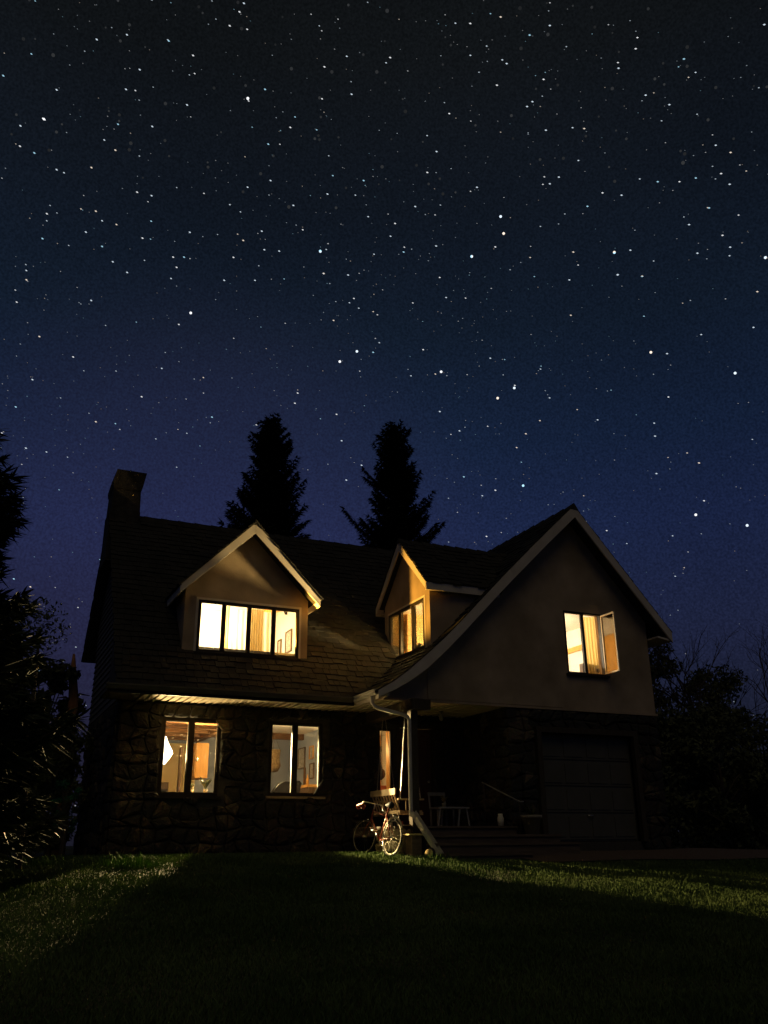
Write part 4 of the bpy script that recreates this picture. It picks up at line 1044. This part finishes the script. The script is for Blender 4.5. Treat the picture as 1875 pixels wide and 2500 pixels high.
A8 = [(692,12),(1019,23),(1327,14),(699,60),(752,63),(1334,63),(1387,66),(197,118),(412,145),(85,196),(771,228),(734,250),(806,230),(953,272),(1406,230),(1441,233),(1588,275),(1111,307),(1075,329),(70,289),(306,326),(34,348),(207,380),(458,370),(554,387),(643,318),(637,340),(727,364),(950,358),(738,421),(56,437),(781,474),(1002,499),(1130,518),(1070,528),(1503,581),(1614,604),(1415,411),(1418,492),(1510,469),(1136,406),(748,506),(1655,26),(1636,99)]
BIG = {(520,1006), (382,1105), (997,1088), (1648,1110), (507,933), (1380,1082), (1068,424), (189,513), (1130,518), (771,228), (1588,275), (1111,307), (1075,329), (953,272), (734,250), (1503,581), (1614,604), (412,145), (1019,23), (692,12), (1327,14), (1406,230)}
sr = random.Random(5); SB = MB(); star_col = []
RS = 900.
ico_v = [Vector(v) for v in ((1, 0, 0), (-1, 0, 0), (0, 1, 0), (0, -1, 0), (0, 0, 1), (0, 0, -1))]
ico_f = [(0, 2, 4), (2, 1, 4), (1, 3, 4), (3, 0, 4), (2, 0, 5), (1, 2, 5), (3, 1, 5), (0, 3, 5)]
def star(d, px, c, b, round_=False):
    h = Vector((d.y, -d.x, 0)).normalized(); u = h.cross(d); tr_ = h * cos(R_(17)) - u * sin(R_(17)); n = tr_.cross(d)
    rad = px / F_PX * RS; e = 1.0 if round_ else 1.45; p = d * RS
    if round_:
        vs = [p + (h * cos(k * pi / 4) + u * sin(k * pi / 4)) * rad for k in range(8)] + [p + d * rad * .5, p - d * rad * .5]
        fs = [(k, (k + 1) % 8, 9) for k in range(8)] + [((k + 1) % 8, k, 8) for k in range(8)]
    else:
        vs = [p + tr_ * v.x * rad * e + n * v.y * rad * .8 + d * v.z * rad for v in ico_v]; fs = ico_f
    SB.add(vs, fs); star_col.extend([(c[0] * b, c[1] * b, c[2] * b, 1)] * (len(fs) * 3))
def scol():
    k = sr.random()
    return (.75, .88, 1) if k < .45 else ((.95, .97, 1) if k < .75 else ((1, .85, .7) if k < .88 else (.45, .8, 1)))
for lst, ox, oy, s_ in ((A6, 0, 0, .5013), (A7, 827.3, 0, .5013), (A8, 0, 531, 1)):
    for p in lst:
        big = p in BIG; star(star_dir(ox + p[0] * s_, oy + p[1] * s_), 2.7 if big else 1.75, scol(), 1.0 if big else .62, big and p != (189,513))
for k in range(26000):
    az = sr.uniform(-pi, pi); zz = sr.uniform(.03, .97)
    if sr.random() > .55 + .45 * sin(az * 7 + 2 * sin(zz * 9)) * sin(zz * 11 + az * 3): continue
    h = math.sqrt(1 - zz * zz); m_ = sr.random() ** 4
    star(Vector((sin(az) * h, cos(az) * h, zz)), .8 + .85 * m_, scol(), .13 + .55 * m_)
for k in range(1500):                                         # soft faint discs high up
    az = sr.uniform(-pi, pi); zz = sr.uniform(.64, .97)
    h = math.sqrt(1 - zz * zz)
    star(Vector((sin(az) * h, cos(az) * h, zz)), sr.uniform(1.5, 3.6), (.8, .85, .9), sr.uniform(.014, .035), True)
so = SB.build('stars', 'white_plastic', fix=False)
ca = so.data.color_attributes.new('star_light', 'FLOAT_COLOR', 'CORNER')
ca.data.foreach_set('color', [c for q in star_col for c in q])
sm = bpy.data.materials.new('star_glow'); sm.use_nodes = True; n_ = sm.node_tree.nodes; n_.remove(n_['Principled BSDF'])
em = n_.new('ShaderNodeEmission'); at = n_.new('ShaderNodeAttribute'); at.attribute_name = 'star_light'
sm.node_tree.links.new(at.outputs['Color'], em.inputs[0]); em.inputs[1].default_value = 1.3
sm.node_tree.links.new(em.outputs[0], n_['Material Output'].inputs[0]); sm.cycles.emission_sampling = 'NONE'
so.data.materials[0] = sm; so['kind'] = 'stuff'; tag(so, 'countless white and bluish stars scattered over the night sky', 'stars')

# added faint warm fill sun from behind the camera, lifts the facade
sl = bpy.data.lights.new('facade_fill', 'SUN'); sl.energy = .12; sl.angle = R_(35); sl.color = (1, .8, .46)
so_ = bpy.data.objects.new('facade_fill', sl); col.objects.link(so_)
so_.rotation_euler = Vector((.3, 1, -1.4)).to_track_quat('-Z', 'Y').to_euler()

# ---------------------------------------------------------------- camera
cd = bpy.data.cameras.new('camera'); cam = bpy.data.objects.new('camera', cd); col.objects.link(cam)
cd.sensor_fit = 'VERTICAL'; cd.sensor_height = 36; cd.lens = 36 * F_PX / 2212; cd.clip_end = 3000; cd.clip_start = .05
cam.matrix_world = Matrix((Rv, Uv, -Fv)).transposed().to_4x4()
sc.camera = cam
sc.view_settings.view_transform = 'Standard'; sc.view_settings.look = 'None'
sc.cycles.max_bounces = 8; sc.cycles.diffuse_bounces = 4; sc.cycles.transparent_max_bounces = 12
sc.cycles.sample_clamp_indirect = 6
sc.cycles.use_denoising = True
